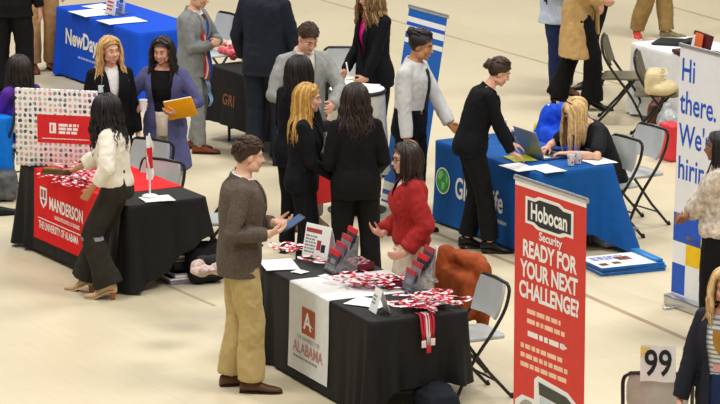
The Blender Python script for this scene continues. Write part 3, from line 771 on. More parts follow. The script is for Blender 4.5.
# white runner
L = T1.L
def yon(T, u, v):                      # where a pixel of the table top lies along the table
    p = at(u, v, T.H)-T.o; return p.dot(T.sd), p.dot(T.ld)
wy1 = yon(T1, 287, 281)[1]; wy0 = yon(T1, 330, 301)[1]
wr = runner(T1, wy0, wy1, .60, M_WHITERUN, 'white runner with a rust square emblem on front table', .03, .665)
T1.fr = lambda x, y, lift=.002: T1.front(x, y, lift)-V((.005, 0, 0))
xc = L-(wy0+wy1)/2; wd = wy1-wy0
patch('square_emblem', [rect(xc-.11, -.315, xc+.11, -.125)], T1.fr, M_RUST, wr)
letter('script_letter', 'A', .17, xc-.075, -.275, T1.fr, M_WHITE, wr, bold=.004, sx=1.1, lift=.003)
patch('script_tail', [[(xc-.085, -.245), (xc-.02, -.225), (xc+.05, -.232), (xc+.088, -.255), (xc+.05, -.245), (xc-.02, -.238)]], T1.fr, M_WHITE, wr, .0034)
letter('small_lettering', 'THE UNIVERSITY OF', .042, xc, -.365, T1.fr, M_GREY, wr, align='CENTER')
letter('lettering', 'ALABAMA', .115, xc, -.465, T1.fr, mat('faded_crimson', s2l('b98284'), rough=.6), wr, bold=.002, sx=.95, align='CENTER')
patch('fine_print', bars(xc-.24, -.49, .48, .014, 1, .03, 3), T1.fr, M_GREY, wr)
# globe life cloth
g = GL.cloth
lx = .165
patch('globe_logo', [disc(lx, -.31, .112)], GL.front, M_WHITE, g)
patch('globe_disc', [disc(lx, -.31, .100)], GL.front, M_GREEN, g, .003)
patch('globe_continents', [[(lx+a*1.3, -.31+(b+.27)*1.3) for a, b in q] for q in ([(-.05, -.22), (-.01, -.205), (.01, -.23), (-.015, -.25), (-.03, -.27), (-.055, -.26)], [(-.01, -.275), (.03, -.28), (.02, -.315), (-.005, -.335), (-.015, -.30)], [(.035, -.225), (.06, -.24), (.062, -.28), (.04, -.265)])], GL.front, mat('pale_green_print', s2l('8fd08c'), rough=.6), g, .004)
letter('lettering', 'Globe Life', .245, .36, -.41, GL.front, M_WHITE, g, bold=.005, sx=.72)
letter('small_lettering', 'American Income Division', .055, .58, -.50, GL.front, M_WHITE, g, bold=.001)
# royal blue cloth
letter('lettering', 'NewDay USA', .22, .25, -.33, ND.front, M_WHITE, ND.cloth, bold=.007, sx=.92)
patch('fine_print', bars(.55, -.42, .5, .022, 1, .03, 3), ND.front, mat('pale_blue_print', s2l('9fb7ee'), rough=.6), ND.cloth)
letter('lettering', 'GRI', .14, .30, -.31, GR.front, mat('orange_print', s2l('8f5a3e'), rough=.6), GR.cloth, bold=.003, sx=1.0, gap=1.1)
# ------------------------------------------------------------------ folding chairs
def make_chair(name, pad):
    t = thing(name, '', 'chair')
    for y in (.215, -.215):
        s = 1 if y > 0 else -1
        mb = MB(); mb.tube(smooth_pts([V(p) for p in [(.235, y, .0), (.10, y, .27), (-.07, y, .50), (-.155, y, .64), (-.185, y, .75), (-.19, y*.93, .79)]], 20), .0125, 8); mb.build('front_leg', M_STEEL, t)
        mb = MB(); mb.tube([(.13, s*.185, .435), (-.05, s*.185, .20), (-.235, s*.185, 0)], .012, 8); mb.build('rear_leg', M_STEEL, t)
        for p in ((.235, y, .0), (-.235, s*.185, 0)):
            mb = MB(); mb.tube([(p[0], p[1], 0), (p[0]-.012*(1 if p[0] > 0 else -1), p[1], .03)], .0165, 8); mb.build('foot_cap', M_BLK, t)
    mb = MB(); mb.tube([(-.19, .20, .79), (-.192, .17, .808), (-.195, 0, .815), (-.192, -.17, .808), (-.19, -.20, .79)], .0125, 8); mb.build('top_rail', M_STEEL, t)
    mb = MB(); mb.tube([(.155, .213, .15), (.155, -.213, .15)], .008, 8); mb.tube([(-.13, .185, .12), (-.13, -.185, .12)], .008, 8); mb.build('stretcher', M_STEEL, t)
    mb = MB(); poly = [(.215, -.14), (.225, 0), (.215, .14), (.18, .19), (0, .195), (-.17, .185), (-.19, .14), (-.19, -.14), (-.17, -.185), (0, -.195), (.18, -.19)]
    mb.prism(poly, .425, .452); o = mb.build('seat', pad, t, auto=30)
    bv = o.modifiers.new('b', 'BEVEL'); bv.width = .008; bv.segments = 2; bv.limit_method = 'ANGLE'
    g = []
    for j in range(9):
        f = j/8; z = .565+.235*f; x0 = -.115-.075*f**.8; w = .192*(1-.10*max(0, f-.7)/.3)*(1-.08*max(0, .2-f)/.2)
        g.append([V((x0-.028*math.cos(i/12*math.pi-math.pi/2)+.02, -w+2*w*i/12, z)) for i in range(13)])
    mb = MB(); mb.sheet(g, thick=.020); mb.build('backrest', pad, t, auto=50)
    return t
chair_g = make_chair('folding_chair', M_PAD); _used = []
def chair(u, v, phi, label, group='grey folding chairs around the booths', proto=None):
    p = at(u, v); proto = proto or chair_g
    if proto not in _used: _used.append(proto); c = place(proto, p, R_(phi)); c['label'] = label; c['group'] = group; return c
    return dup(proto, p, R_(phi), label, group)
chair(470, 395, 205, 'grey folding chair at the right end of the front table')
chair(446, 370, 205, 'folding chair draped with the rust brown jacket')
chair(140, 241, 236, 'grey folding chair behind the red runner table, farther of two')
chair(150, 264, 236, 'grey folding chair behind the red runner table, nearer of two')
chair(216, 274, 190, 'grey folding chair behind the man in brown blazer, clutter on seat')
chair(607, 237, 212, 'grey folding chair under the woman in black tee')
chair(633, 224, 212, 'empty grey folding chair behind the woman in black tee')
chair(551, 207, 212, 'grey folding chair under the blue jacket')
chair(214, 97, 215, 'grey folding chair left of the navy suited man at the top')
chair(343, 137, 260, 'pale folding chair between grey blazer man and pink top woman')
chair(25, 192, 130, 'folding chair under the seated woman in purple')
chair_o = make_chair('folding_chair', M_PADSHADE)
chair(622, 121, -8, 'shaded olive folding chair left of the one holding the cream bag', 'shaded olive chairs at the white table', chair_o)
chair(655, 139, -8, 'shaded olive folding chair holding the cream bag', 'shaded olive chairs at the white table', chair_o)
c99 = chair(656, 490, 85, 'grey folding chair carrying the paper 99 sign', 'grey folding chairs around the booths', make_chair('folding_chair', mat('chair_pad_warm', s2l('c6c7c2'), rough=.45)))
# the 99 sign
s99 = thing('paper_sign', 'white paper sign reading 99 taped over a chair back', 'sign', c99.location, c99.rotation_euler.z)
g = [[V((-.222+.004*j, .11-.22*i/8, .765+.028*j+.004*math.sin(i*.8))) for i in range(9)] for j in range(9)]
mb = MB(); mb.sheet(g, thick=.002); mb.build('sheet', M_PAPER, s99)
mp99 = lambda x, y, lift=.003: V((-.2235+.004*(y-.74)/.03-lift, -x, y))
letter('numerals', '99', .225, 0, .805, mp99, M_DARK, s99, bold=.004, sx=.78, align='CENTER', lift=.006)
patch('yellow_corner', [[(-.11, .978), (-.11, .91), (-.045, .978)]], mp99, mat('yellow_tape', s2l('f0d878'), rough=.6), s99, .005)
# ------------------------------------------------------------------ stand-up banners
def banner(name, label, bl, wid, hgt, psi, lean, face, base=True, thick=.0012):
    # bl: floor point under the lower left corner as seen; runs to the viewer's right along -LD
    rz = R_(psi); t = thing(name, label, 'banner', bl, rz); c, s = math.cos(R_(lean)), math.sin(R_(lean))
    z0 = .09 if base else .02
    mp = lambda x, y, lift=.002: V(((y-z0)*s-lift*c, -x, z0+(y-z0)*c+lift*s))
    mb = MB(); g = [[mp(wid*i/6, z0+(hgt-z0)*j/20, 0) for i in range(7)] for j in range(21)]
    mb.sheet(g, thick=thick); mb.build('panel', face, t, auto=40)
    mb = MB(); mb.loft([(mp(-.01+(wid+.02)*i, hgt, -.002), V((1, 0, 0)), V((0, 0, 1)), .011, .018) for i in (0, 1)], 10); mb.build('top_rail', M_ALU, t)
    if base:
        mb = MB(); mb.box((0.02, -wid/2, .045), (.17, wid+.04, .09), bev=.02); mb.build('base', M_ALU, t)
        for y in (.12, wid-.12):
            mb = MB(); mb.box((.02, -y, .008), (.34, .05, .016), bev=.004); mb.build('foot', M_ALU, t)
    mb = MB(); mb.tube([mp(wid/2, .09, -.03), mp(wid/2, hgt-.01, -.02)], .010, 8); mb.build('pole', M_ALU, t)
    return t, mp
p_ = at(515.5, 177, 2.0); p_ = V((p_.x, p_.y, 0))
t, mp = banner('roll_up_banner', 'red stand-up banner asking READY FOR YOUR NEXT CHALLENGE', p_, .80, 2.0, 30, 0, mat('red_banner', s2l('d83a30'), rough=.5, var=.04))
patch('white_header', [rect(0, 1.955, .80, 2.0)], mp, M_WHITE, t)
# red banner print
patch('logo_outline', [[(.12, 1.905), (.22, 1.905), (.27, 1.925), (.50, 1.925), (.56, 1.905), (.66, 1.905), (.66, 1.735), (.58, 1.735), (.52, 1.715), (.26, 1.715), (.20, 1.735), (.12, 1.735)]], mp, M_WHITE, t)
patch('logo_field', [[(.145, 1.885), (.23, 1.885), (.28, 1.905), (.49, 1.905), (.55, 1.885), (.635, 1.885), (.635, 1.755), (.56, 1.755), (.50, 1.735), (.28, 1.735), (.22, 1.755), (.145, 1.755)]], mp, M_DARK, t, .003)
letter('logo_lettering', 'Hobocan', .145, .39, 1.772, mp, M_WHITE, t, bold=.004, sx=.78, align='CENTER', lift=.004)
letter('script_lettering', 'Security', .075, .41, 1.655, mp, M_WHITE, t, bold=.002, sx=1.05, align='CENTER', lift=.004)
for i, (w, sx) in enumerate((('READY FOR', .80), ('YOUR NEXT', .80), ('CHALLENGE?', .80))):
    letter('lettering', w, .145, .395, 1.525-i*.132, mp, M_WHITE, t, bold=.005, sx=.80, align='CENTER', gap=.98)
PEACH = mat('peach_print', s2l('f6cdb0'), rough=.6)
patch('small_print', bars(.15, 1.195, .46, .030, 2, .062, 1), mp, PEACH, t)
patch('middle_print', bars(.16, 1.055, .42, .034, 1, .06, 2)+[[(.55, 1.06), (.61, 1.038), (.55, 1.016)]], mp, M_WHITE, t)
patch('lower_print', bars(.08, .965, .56, .030, 3, .060, 4), mp, PEACH, t)
PB = mat('pale_blue_truck', s2l('c9d8de'), rough=.5); DK = mat('truck_glass', s2l('45483f'), rough=.5)
tr = patch('truck_picture', [[(.24, 0.760), (.28, 0.790), (.62, 0.760), (.74, 0.700), (.80, 0.580), (.82, 0.350), (.02, 0.350), (.02, 0.580), (.10, 0.630), (.24, 0.630)]], mp, M_WHITE, t)
patch('truck_windscreen', [[(.29, 0.755), (.61, 0.730), (.70, 0.685), (.69, 0.650), (.30, 0.675)]], mp, DK, t, .003)
patch('truck_body', [[(.31, 0.665), (.68, 0.640), (.76, 0.550), (.77, 0.360), (.34, 0.360), (.30, 0.570)]], mp, PB, t, .0025)
patch('truck_wheel', [disc(.17, .48, .125, ry=.13)], mp, mat('truck_wheel_grey', s2l('a9a49b'), rough=.6, var=.3, scale=30), t, .003)
patch('truck_badge', [rect(.50, .42, .57, .50)], mp, M_BLUEP, t, .004)
# white banner with blue words
p_ = at(671, 304)
t, mp = banner('roll_up_banner', 'white stand-up banner saying Hi there, We are hiring', p_, .85, 1.99, 30, 1.3, mat('white_banner', s2l('eceef2'), rough=.5, var=.02))
for i, (w, yy) in enumerate((('Hi', 1.73), ('there.', 1.485), ("We're", 1.235), ('hiring', .985))):
    letter('lettering', w, .245, .025, yy, mp, M_BLUEP, t, bold=.003, sx=.80)
for q in (rect(.0, .50, .36, .72), rect(.0, .10, .17, .33), rect(.42, .10, .62, .33)): patch('blue_square', [q], mp, M_BLUEP, t)
for q in (rect(.17, .34, .42, .56), rect(.62, .30, .85, .52)): patch('yellow_square', [q], mp, M_YEL, t)
patch('white_mark', [rect(.47, .16, .54, .22)], mp, M_WHITE, t, .003)
# leaning blue and white banner behind the white shirted man
p_ = at(381, 203)
t, mp = banner('stand_up_banner', 'blue and white leaning banner behind the white shirt and tie', p_, .62, 1.70, 30, 9.5, mat('blue_banner', s2l('1c62b8'), rough=.5, var=.04), base=False)
for q in (rect(0, 1.49, .62, 1.62), rect(0, 1.40, .62, 1.44), rect(0, .13, .62, .20), rect(0, .04, .62, .09)): patch('white_stripe', [q], mp, M_WHITE, t)
patch('blue_bar', [rect(0, 1.545, .62, 1.575)], mp, M_BLUEP, t, .003)
for x, y in ((.16, .80), (.17, .98), (.15, .45), (.40, .62)): patch('round_badge', [disc(x, y, .062)], mp, mat('sky_print', s2l('a9c9ee'), rough=.6), t)
for x, y in ((.16, .80), (.17, .98), (.15, .45), (.40, .62)): patch('badge_star', [disc(x, y, .035, 5)], mp, M_BLUEP, t, .003)
# ------------------------------------------------------------------ display board on the left table
a, b = at(16, 165, HT+.004), at(98, 169, HT+.004); d = b-a; W_ = d.length; rz = math.atan2(d.y, d.x)
bt = thing('display_board', 'white display board patterned with tiny pictures on left table', 'display board', a, rz)
def board_mat():
    m = bpy.data.materials.new('board_pictures'); m.use_nodes = True; nt = m.node_tree; B = nt.nodes['Principled BSDF']; B.inputs['Roughness'].default_value = .6
    tc = nt.nodes.new('ShaderNodeTexCoord'); mpn = nt.nodes.new('ShaderNodeMapping'); mpn.inputs['Scale'].default_value = (24, 0, 22); nt.links.new(tc.outputs['Object'], mpn.inputs[0])
    v = nt.nodes.new('ShaderNodeTexVoronoi'); v.inputs['Scale'].default_value = 1; v.inputs['Randomness'].default_value = .2; nt.links.new(mpn.outputs[0], v.inputs['Vector'])
    n = nt.nodes.new('ShaderNodeTexNoise'); n.inputs['Scale'].default_value = 2.6; n.inputs['Detail'].default_value = 3; nt.links.new(mpn.outputs[0], n.inputs['Vector'])
    ad = nt.nodes.new('ShaderNodeMath'); ad.operation = 'MULTIPLY_ADD'; ad.inputs[1].default_value = .5; nt.links.new(n.outputs['Fac'], ad.inputs[0]); nt.links.new(v.outputs['Distance'], ad.inputs[2])
    lt = nt.nodes.new('ShaderNodeMath'); lt.operation = 'LESS_THAN'; lt.inputs[1].default_value = .60; nt.links.new(ad.outputs[0], lt.inputs[0])
    r = nt.nodes.new('ShaderNodeValToRGB'); r.color_ramp.interpolation = 'CONSTANT'; nt.links.new(v.outputs['Color'], r.inputs[0])
    el = r.color_ramp.elements; cs = ['3b3a3c', 'b9b3a8', '8a8680', 'd99a9a', '54504e', 'c9b48c', '9aa0a4']
    el[0].color = (*s2l(cs[0]), 1); el[1].position = .15; el[1].color = (*s2l(cs[1]), 1)
    for i in range(2, 7): e = el.new(.15*i); e.color = (*s2l(cs[i]), 1)
    mx = nt.nodes.new('ShaderNodeMix'); mx.data_type = 'RGBA'; nt.links.new(lt.outputs[0], mx.inputs[0]); mx.inputs[6].default_value = (*s2l('eceaea'), 1); nt.links.new(r.outputs[0], mx.inputs[7])
    nt.links.new(mx.outputs[2], B.inputs['Base Color']); return m
mb = MB(); mb.box((W_/2, .015, .315), (W_, .03, .63), bev=.006); mb.build('panel', board_mat(), bt)
for x in (.12, W_-.12):
    mb = MB(); mb.box((x, .06, .008), (.03, .16, .016), bev=.004); mb.build('foot', M_ALU, bt)
bmp = lambda x, y, lift=.002: V((x, -lift, y))
pn = patch('red_panel', [rect(W_*.27, .195, W_*.955, .425)], bmp, M_RED, bt)
patch('panel_emblem', [rect(W_*.42, .275, W_*.50, .36)], bmp, M_WHITE, pn, .003)
patch('panel_emblem_mark', [rect(W_*.44, .29, W_*.46, .345)], bmp, M_RED, pn, .004)
patch('panel_lines', bars(W_*.53, .355, .17, .022, 3, .03, 2), bmp, M_WHITE, pn, .003); patch('panel_small_line', bars(W_*.33, .235, .40, .007, 1, .02, 2), bmp, M_WHITE, pn, .003)
# ------------------------------------------------------------------ lanyards
M_LR = mat('lanyard_red', s2l('c8263a'), rough=.6, var=.1); M_LW = mat('lanyard_white', s2l('efd6da'), rough=.6, var=.05)
def lanyard_mesh(seed):
    rnd = random.Random(seed); mb = MB(); n = 40; R0 = rnd.uniform(.07, .12); ph = [rnd.uniform(0, 6.28) for _ in range(3)]; el = rnd.uniform(.35, .75)
    pts = []
    for i in range(n):
        t = 2*math.pi*i/n; r = R0*(1+.35*math.sin(2*t+ph[0])+.2*math.sin(3*t+ph[1]))
        pts.append(V((r*math.cos(t), r*el*math.sin(t), .006+.006*(1+math.sin(3*t+ph[2])))))
    vs = []; fs = []; ms = []
    for i, p in enumerate(pts):
        d = (pts[(i+1) % n]-pts[i-1]).normalized(); x = V((-d.y, d.x, .25*math.sin(i*.5+ph[0]))).normalized()
        for q in (-.011, .011): vs.append(p+x*q)
    for i in range(n): fs.append([2*i, 2*i+1, (2*i+3) % (2*n), (2*i+2) % (2*n)])
    m2 = MB(); m2.v = [tuple(v) for v in vs]; m2.f = fs; m2.m = [(1 if (i//2+seed) % 3 == 0 else 0) if seed % 2 else (0 if (i//2) % 3 == 0 else 1) for i in range(n)]
    me = m2.mesh('lanyard', [M_LR, M_LW]); return me
LANM = [lanyard_mesh(i) for i in range(6)]
def clip_mesh():
    mb = MB(); mb.ring([(0.012*math.cos(t), .008*math.sin(t), .006) for t in [i*.6283 for i in range(10)]], .0025, 6); mb.box((.025, 0, .006), (.03, .007, .004), bev=.001); return mb.mesh('clip', [M_ALU])
CLIP = clip_mesh()
def pile(pts, n, label, group, seed, sx=.11, z=None, h=.05):
    rnd = random.Random(seed)
    for i in range(n):
        u, v = pts[i % len(pts)]; p = at(u, v, HT+.004); f = i/n
        q = p+SD*rnd.gauss(0, sx*.6)*1.0+LD*rnd.gauss(0, sx*.6)
        o = link('lanyard', LANM[rnd.randrange(6)]); place(o, (q.x, q.y, HT+.005+h*f*rnd.uniform(.4, 1)), rnd.uniform(0, 6.28))
        tag(o, label, 'lanyard', group)
        k = link('clip', CLIP, o); k.location = (.09, 0, .0)
pile([(62, 175), (70, 177), (78, 181), (86, 185), (92, 187), (74, 183)], 32, 'red and white lanyard heaped on the red table runner', 'lanyards on the red runner', 1, .11, h=.09)
pile([(352, 284), (362, 281), (370, 287), (380, 288), (376, 283)], 20, 'red and white lanyard heaped on the white table runner', 'lanyards on the white runner', 2, .09, h=.06)
pile([(412, 306), (424, 302), (436, 304), (444, 309), (428, 310), (418, 310)], 22, 'red and white lanyard heaped at the front table end', 'lanyards at the front table end', 3, .08, h=.10)
pile([(288, 251), (297, 250), (318, 262)], 8, 'red and white lanyard beside the upright red headed notice', 'lanyards by the notice', 4, .06, h=.03)
# lanyards hanging over the table edge
for i, (u, ln) in enumerate(((425, .16), (431, .20), (436, .15))):
    p = at(u, 318, HT); mb = MB(); q = V((0, 0, 0)); nrm = V((0, -1, 0))
    for s in (-.012, .012):
        mb.sheet([[V((s*1.2-.008, .06, .012)), V((s*1.2+.008, .06, .012))], [V((s-.008, -.005, .012)), V((s+.008, -.005, .012))], [V((s-.008, -.026, -.02)), V((s+.008, -.026, -.02))], [V((s*.8-.008, -.036, -ln*.6)), V((s*.8+.008, -.036, -ln*.6))], [V((-.008, -.04, -ln)), V((.008, -.04, -ln))]], thick=.002)
    o = mb.build('lanyard', [(M_LR, M_LW, M_LR)[i]], None, auto=None); e = yon(T1, u, 318); place(o, T1.o+T1.ld*.0+T1.sd*e[0]+V((0, 0, HT)), T1.rz)
    tag(o, ('left red lanyard hanging over the front table end', 'pale lanyard hanging over the front table end', 'right red lanyard hanging over the front table end')[i], 'lanyard', 'lanyards hanging over the table end')
    kb = MB(); kb.box((0, -.042, -ln-.025), (.034, .006, .05), bev=.002); kb.build('badge_holder', M_LW if i != 1 else M_LR, o)
# ------------------------------------------------------------------ papers, cards, stands
def sheet_paper(u, v, w, l, rot, label, z=HT, m=None, cat='paper', name='paper_sheet', h=.003):
    p = at(u, v, z+.005); mb = MB(); mb.sheet([[V((-w/2+w*i/4, -l/2+l*j/4, .0015*math.sin(i+j))) for i in range(5)] for j in range(5)], thick=h)
    o = mb.build(name, m or M_PAPER, None, auto=40); place(o, (p.x, p.y, z+.006+h/2), R_(rot)); return tag(o, label, cat)
sheet_paper(279, 265, .24, .33, 12, 'white paper sheet at the far end of front table')
sheet_paper(300, 272, .09, .10, 50, 'small white slip beside the upright notice', name='paper_slip')
sheet_paper(327, 277, .07, .13, 35, 'tiny white card on the front table beside the runner', name='paper_card')
sheet_paper(369, 303, .22, .28, 60, 'white paper sheet left of the folded tent card')
sheet_paper(519, 167.5, .20, .30, 30, 'left white form on the blue table front edge')
sheet_paper(546, 169, .20, .30, 30, 'right white form on the blue table front edge')
sheet_paper(597, 161, .22, .28, 30, 'white paper under the hands of the woman in black tee')
sheet_paper(520, 158.5, .20, .26, 20, 'yellow green folder under the black suit woman hand', m=mat('lime_folder', s2l('b9bd3a'), rough=.5), cat='folder', name='folder')
sheet_paper(157, 199, .24, .20, 20, 'white card under the little red and white flag stand', name='paper_card')
sheet_paper(92, 13, .34, .40, 30, 'white papers spread at the middle of royal blue table')
sheet_paper(122, 21, .42, .30, 30, 'white papers near the right end of royal blue table')
sheet_paper(100, 7, .25, .3, 40, 'white paper behind the others on royal blue table')
# upright notice
p = at(302, 253, HT); a, b = at(302, 256, HT), at(327, 262, HT); d = b-a
nt_ = thing('notice_stand', 'upright white notice with red heading on front table', 'notice', (a.x, a.y, HT+.006), math.atan2(d.y, d.x)); w = d.length; hh = .235
nmp = lambda x, y, lift=.002: V((x, .05*y/.235-lift-.002*(lift > 0), y))
mb = MB(); mb.sheet([[nmp(w*i/3, hh*j/4, 0) for i in range(4)] for j in range(5)], thick=.004); pn = mb.build('panel', M_WHITE, nt_)
mb = MB(); mb.sheet([[V((w*i/3, .05+.06*(1-j/4), hh*j/4)) for i in range(4)] for j in range(5)], thick=.003); mb.build('back_flap', M_PAPER, nt_)
patch('heading', [rect(.012, .175, w*.66, .205)], nmp, M_CRIM, pn); patch('body_text', bars(.014, .155, w*.45, .012, 6, .022, 2), nmp, M_GREY, pn)
patch('picture', [rect(w*.52, .06, w*.68, .13)], nmp, M_CRIM, pn); patch('dark_picture', [rect(w*.70, .05, w*.86, .105)], nmp, M_DARK, pn)
# tiered brochure stands
BR = [mat('brochure_'+n, s2l(c), rough=.4, var=.25, scale=30) for n, c in (('plum', '4c4454'), ('slate', '6d6d80'), ('grey', '8a8792'), ('dark', '3a3138'))]
def stand(u, v, rz, where, seed):
    p = at(u, v, HT); t = thing('brochure_stand', 'clear tiered brochure stand '+where, 'brochure stand', (p.x, p.y, HT+.006), R_(rz)); t.scale = (.86, .86, .86)
    mb = MB(); mb.box((.10, 0, .004), (.22, .20, .006), bev=.001); mb.build('base', M_ACR, t)
    for i in range(4):
        x, z = .015+.052*i, .02+.058*i
        mb = MB(); mb.sheet([[V((x+.02+.035*j/3, -.10+.20*k/2, z-.01+.11*j/3)) for k in range(3)] for j in range(4)], thick=.003); mb.sheet([[V((x-.012+.012*j, -.10+.20*k/2, z-.01+.05*j)) for k in range(3)] for j in range(2)], thick=.003)
        mb.box((x+.01, 0, z-.012), (.04, .20, .003)); mb.build('pocket', M_ACR, t)
        for y in (-.10, .10):
            pass
        bo = thing('brochure', 'crimson topped brochure in the %s tier of the stand %s' % (('lowest', 'second', 'third', 'topmost')[i], where), 'brochure', t.location, t.rotation_euler.z, 'brochures in the tiered stands'); bo.scale = t.scale
        mb = MB(); Hb = .155
        f = lambda y, s, o=0: V((x+.004+.045*s/Hb*.9-o, y, z-.004+s))
        mb.sheet([[f(-.09+.18*k/2, Hb*j/5) for k in range(3)] for j in range(6)], thick=.014); mb.build('cover', BR[(i+seed) % 4], bo)
        mb = MB(); mb.sheet([[f(-.0905+.181*k/2, Hb*(.76+.26*j/2)) for k in range(3)] for j in range(3)], thick=.0165); mb.build('heading_band', M_CRIM if (i+seed) % 3 else M_RED, bo)
        mb = MB(); mb.sheet([[f(-.06+.10*k/2, Hb*(.30+.25*j/2)) for k in range(3)] for j in range(3)], thick=.0155); mb.build('cover_picture', M_GREY, bo)
    mb = MB()
    for y in (-.10, .10): mb.sheet([[V((.0, y, 0)), V((.21, y, 0))], [V((.02, y, .06)), V((.22, y, .20))], [V((.16, y, .20)), V((.225, y, .30))]], thick=.003)
    mb.build('side_panel', M_ACR, t)
    return t
stand(329, 272, 22, 'beside the upright notice', 0)
stand(405, 292, 22, 'by the red sweater woman', 1)
# boxes of giveaways
M_DKRED = mat('dark_red_card', s2l('6a1c28'), rough=.5, var=.1)
def tray(u, v, rz, w, l, h, label, m, fill=None):
    p = at(u, v, HT); t = thing('tray', label, 'tray', (p.x, p.y, HT+.006), R_(rz))
    mb = MB(); mb.box((0, 0, .004), (w, l, .008)); mb.build('tray_floor', m, t)
    for x, y, a, b in ((w/2, 0, .005, l), (-w/2, 0, .005, l), (0, l/2, w, .005), (0, -l/2, w, .005)):
        mb = MB(); mb.box((x, y, h/2), (a, b, h), bev=.0015); mb.build('tray_side', m, t)
    if fill:
        mb = MB(); rnd = random.Random(5)
        for i in range(24): mb.ell((rnd.uniform(-.4, .4)*w, rnd.uniform(-.4, .4)*l, h*.6+rnd.uniform(0, .02)), (.018, .014, .010), seg=8, rings=6)
        o = mb.build('sweet', fill, None); place(o, (p.x, p.y, HT+.01), R_(rz)); tag(o, 'wrapped sweets filling the '+label, 'sweets', kind='stuff')
    return t
tray(357, 268, 25, .16, .24, .05, 'dark red tray behind lanyards on white runner', M_DKRED, mat('sweet_pink', s2l('d79aa4'), rough=.3))
tray(391, 287, 25, .14, .20, .05, 'dark red tray left of the right brochure stand', M_DKRED)
# tent card
p = at(379, 312, HT); tc_ = thing('tent_card', 'white folded tent card standing at front table corner', 'card', (p.x, p.y, HT+.006), R_(20)); tc_.scale = (1.25, 1.25, 1.25)
mb = MB(); w = .11
mb.sheet([[V((-.04, .05-w*i, 0)) for i in (0, 1)], [V((0, .05-w*i, .125)) for i in (0, 1)], [V((.045, .05-w*i, 0)) for i in (0, 1)]], thick=.003); cd = mb.build('card', M_WHITE, tc_, auto=20)
patch('print', bars(.01, .09, .06, .010, 3, .018, 2), lambda x, y, lift=.002: V((-.04+.04*y/.125-lift-.002, .045-x, y)), M_GREY, cd)
# phone on a stand
p = at(432, 282, HT); ps = thing('sign_holder', 'slim upright sign holder behind the lanyards by brown jacket', 'sign holder', (p.x, p.y, HT+.006), R_(8))
mb = MB(); mb.box((0, 0, .006), (.08, .10, .012), bev=.003); mb.build('base', M_ACR, ps); mb = MB(); mb.box((.012, 0, .13), (.006, .095, .24), Matrix.Rotation(R_(10), 3, 'Y'), bev=.002); mb.build('frame', M_WHITE, ps)
mb = MB(); mb.box((.008, 0, .135), (.006, .062, .18), Matrix.Rotation(R_(10), 3, 'Y'), bev=.001); mb.build('picture', M_GREY, ps)
# little flag stand on the left table
p = at(150, 198, HT); fs_ = thing('flag_stand', 'slim red and white flag on a round white base, left table', 'flag', (p.x, p.y, HT+.008), R_(10))
mb = MB(); mb.loft([(V((0, 0, z)), V((1, 0, 0)), V((0, 1, 0)), r, r) for z, r in ((0, .062), (.012, .062), (.018, .05), (.024, .02))], 20); mb.build('base', M_WHITE, fs_)
mb = MB(); mb.tube([(0, 0, .02), (0, 0, .50)], .007, 8); mb.build('pole', M_WHITE, fs_)
mb = MB(); mb.sheet([[V((-.005+(.045+.012*math.sin(j*.9))*(i/4)-.02, -.006+.012*math.sin(i*1.4+j*.5), .14+.34*j/12)) for i in range(5)] for j in range(13)], thick=.003); fl = mb.build('flag_cloth', M_WHITE, fs_)
mb = MB(); mb.sheet([[V((-.028+(.05)*(i/4), -.014+.012*math.sin(i*1.4+j*.5), .23+.16*j/6)) for i in range(5)] for j in range(7)], thick=.003); mb.build('flag_emblem', M_RED, fl)
# ------------------------------------------------------------------ things on the blue table
def laptop(u, v, z, rz, label, ang=18, m=M_LAP):
    p = at(u, v, z); t = thing('laptop', label, 'laptop', (p.x, p.y, z+.006), R_(rz))
    mb = MB(); mb.box((0, 0, .009), (.24, .34, .016), bev=.004); b = mb.build('base', m, t)
    mb = MB(); mb.box((.02, 0, .018), (.12, .30, .002)); mb.build('keyboard', M_BLK, b)
    M = Matrix.Rotation(R_(-ang), 3, 'Y'); mb = MB(); mb.box(V((-.12, 0, .012))+M @ V((0, 0, .12)), (.008, .34, .235), M, bev=.003); s = mb.build('lid', m, t)
    mb = MB(); mb.box(V((-.115, 0, .012))+M @ V((.001, 0, .12)), (.006, .32, .21), M); mb.build('screen', M_BLK, s)
    return t
laptop(545, 156, HT, 30, 'open grey laptop on the blue table seen from behind', 20)
laptop(668, 43, HT, 160, 'closed looking dark laptop lying on the white table', 75, M_BLK)
def bottle(u, v, z, h, r, label, m, capm, cat='bottle', tilt=0):
    p = at(u, v, z); t = thing('bottle', label, cat, (p.x, p.y, z+.006))
    mb = MB(); mb.loft([(V((0, 0, q*h)), V((1, 0, 0)), V((0, 1, 0)), w*r, w*r) for q, w in ((0, .9), (.03, 1), (.55, 1), (.66, .9), (.76, .45), (.88, .38))], 16); mb.build('body', m, t)
    mb = MB(); mb.loft([(V((0, 0, q*h)), V((1, 0, 0)), V((0, 1, 0)), r*.46, r*.46) for q in (.86, 1)], 12); mb.build('cap', capm, t)
    return t
bottle(505, 143, HT, .19, .032, 'clear bottle at the back of the blue table, left one', M_ACR, M_WHITE)
bottle(513, 147, HT, .15, .036, 'clear squat bottle beside the clear tub on blue table', M_ACR, M_WHITE)
def tub(u, v, label, m, r=.07, h=.11, z=HT, lid=True, name='tub'):
    p = at(u, v, z); t = thing(name, label, 'tub', (p.x, p.y, z+.006)); mb = MB()
    mb.loft([(V((0, 0, q*h)), V((1, 0, 0)), V((0, 1, 0)), r*w, r*w) for q, w in ((0, .85), (.05, .9), (1, 1), (1, .94), (.1, .84))], 18, closed=False); mb.build('bowl', m, t)
    if lid: mb = MB(); mb.ring([(r*1.02*math.cos(a), r*1.02*math.sin(a), h) for a in [i*.3927 for i in range(16)]], .005, 6); mb.build('rim', M_BLK, t)
    return t
tub(521, 147, 'clear tub with dark rim on the blue table', M_ACR)
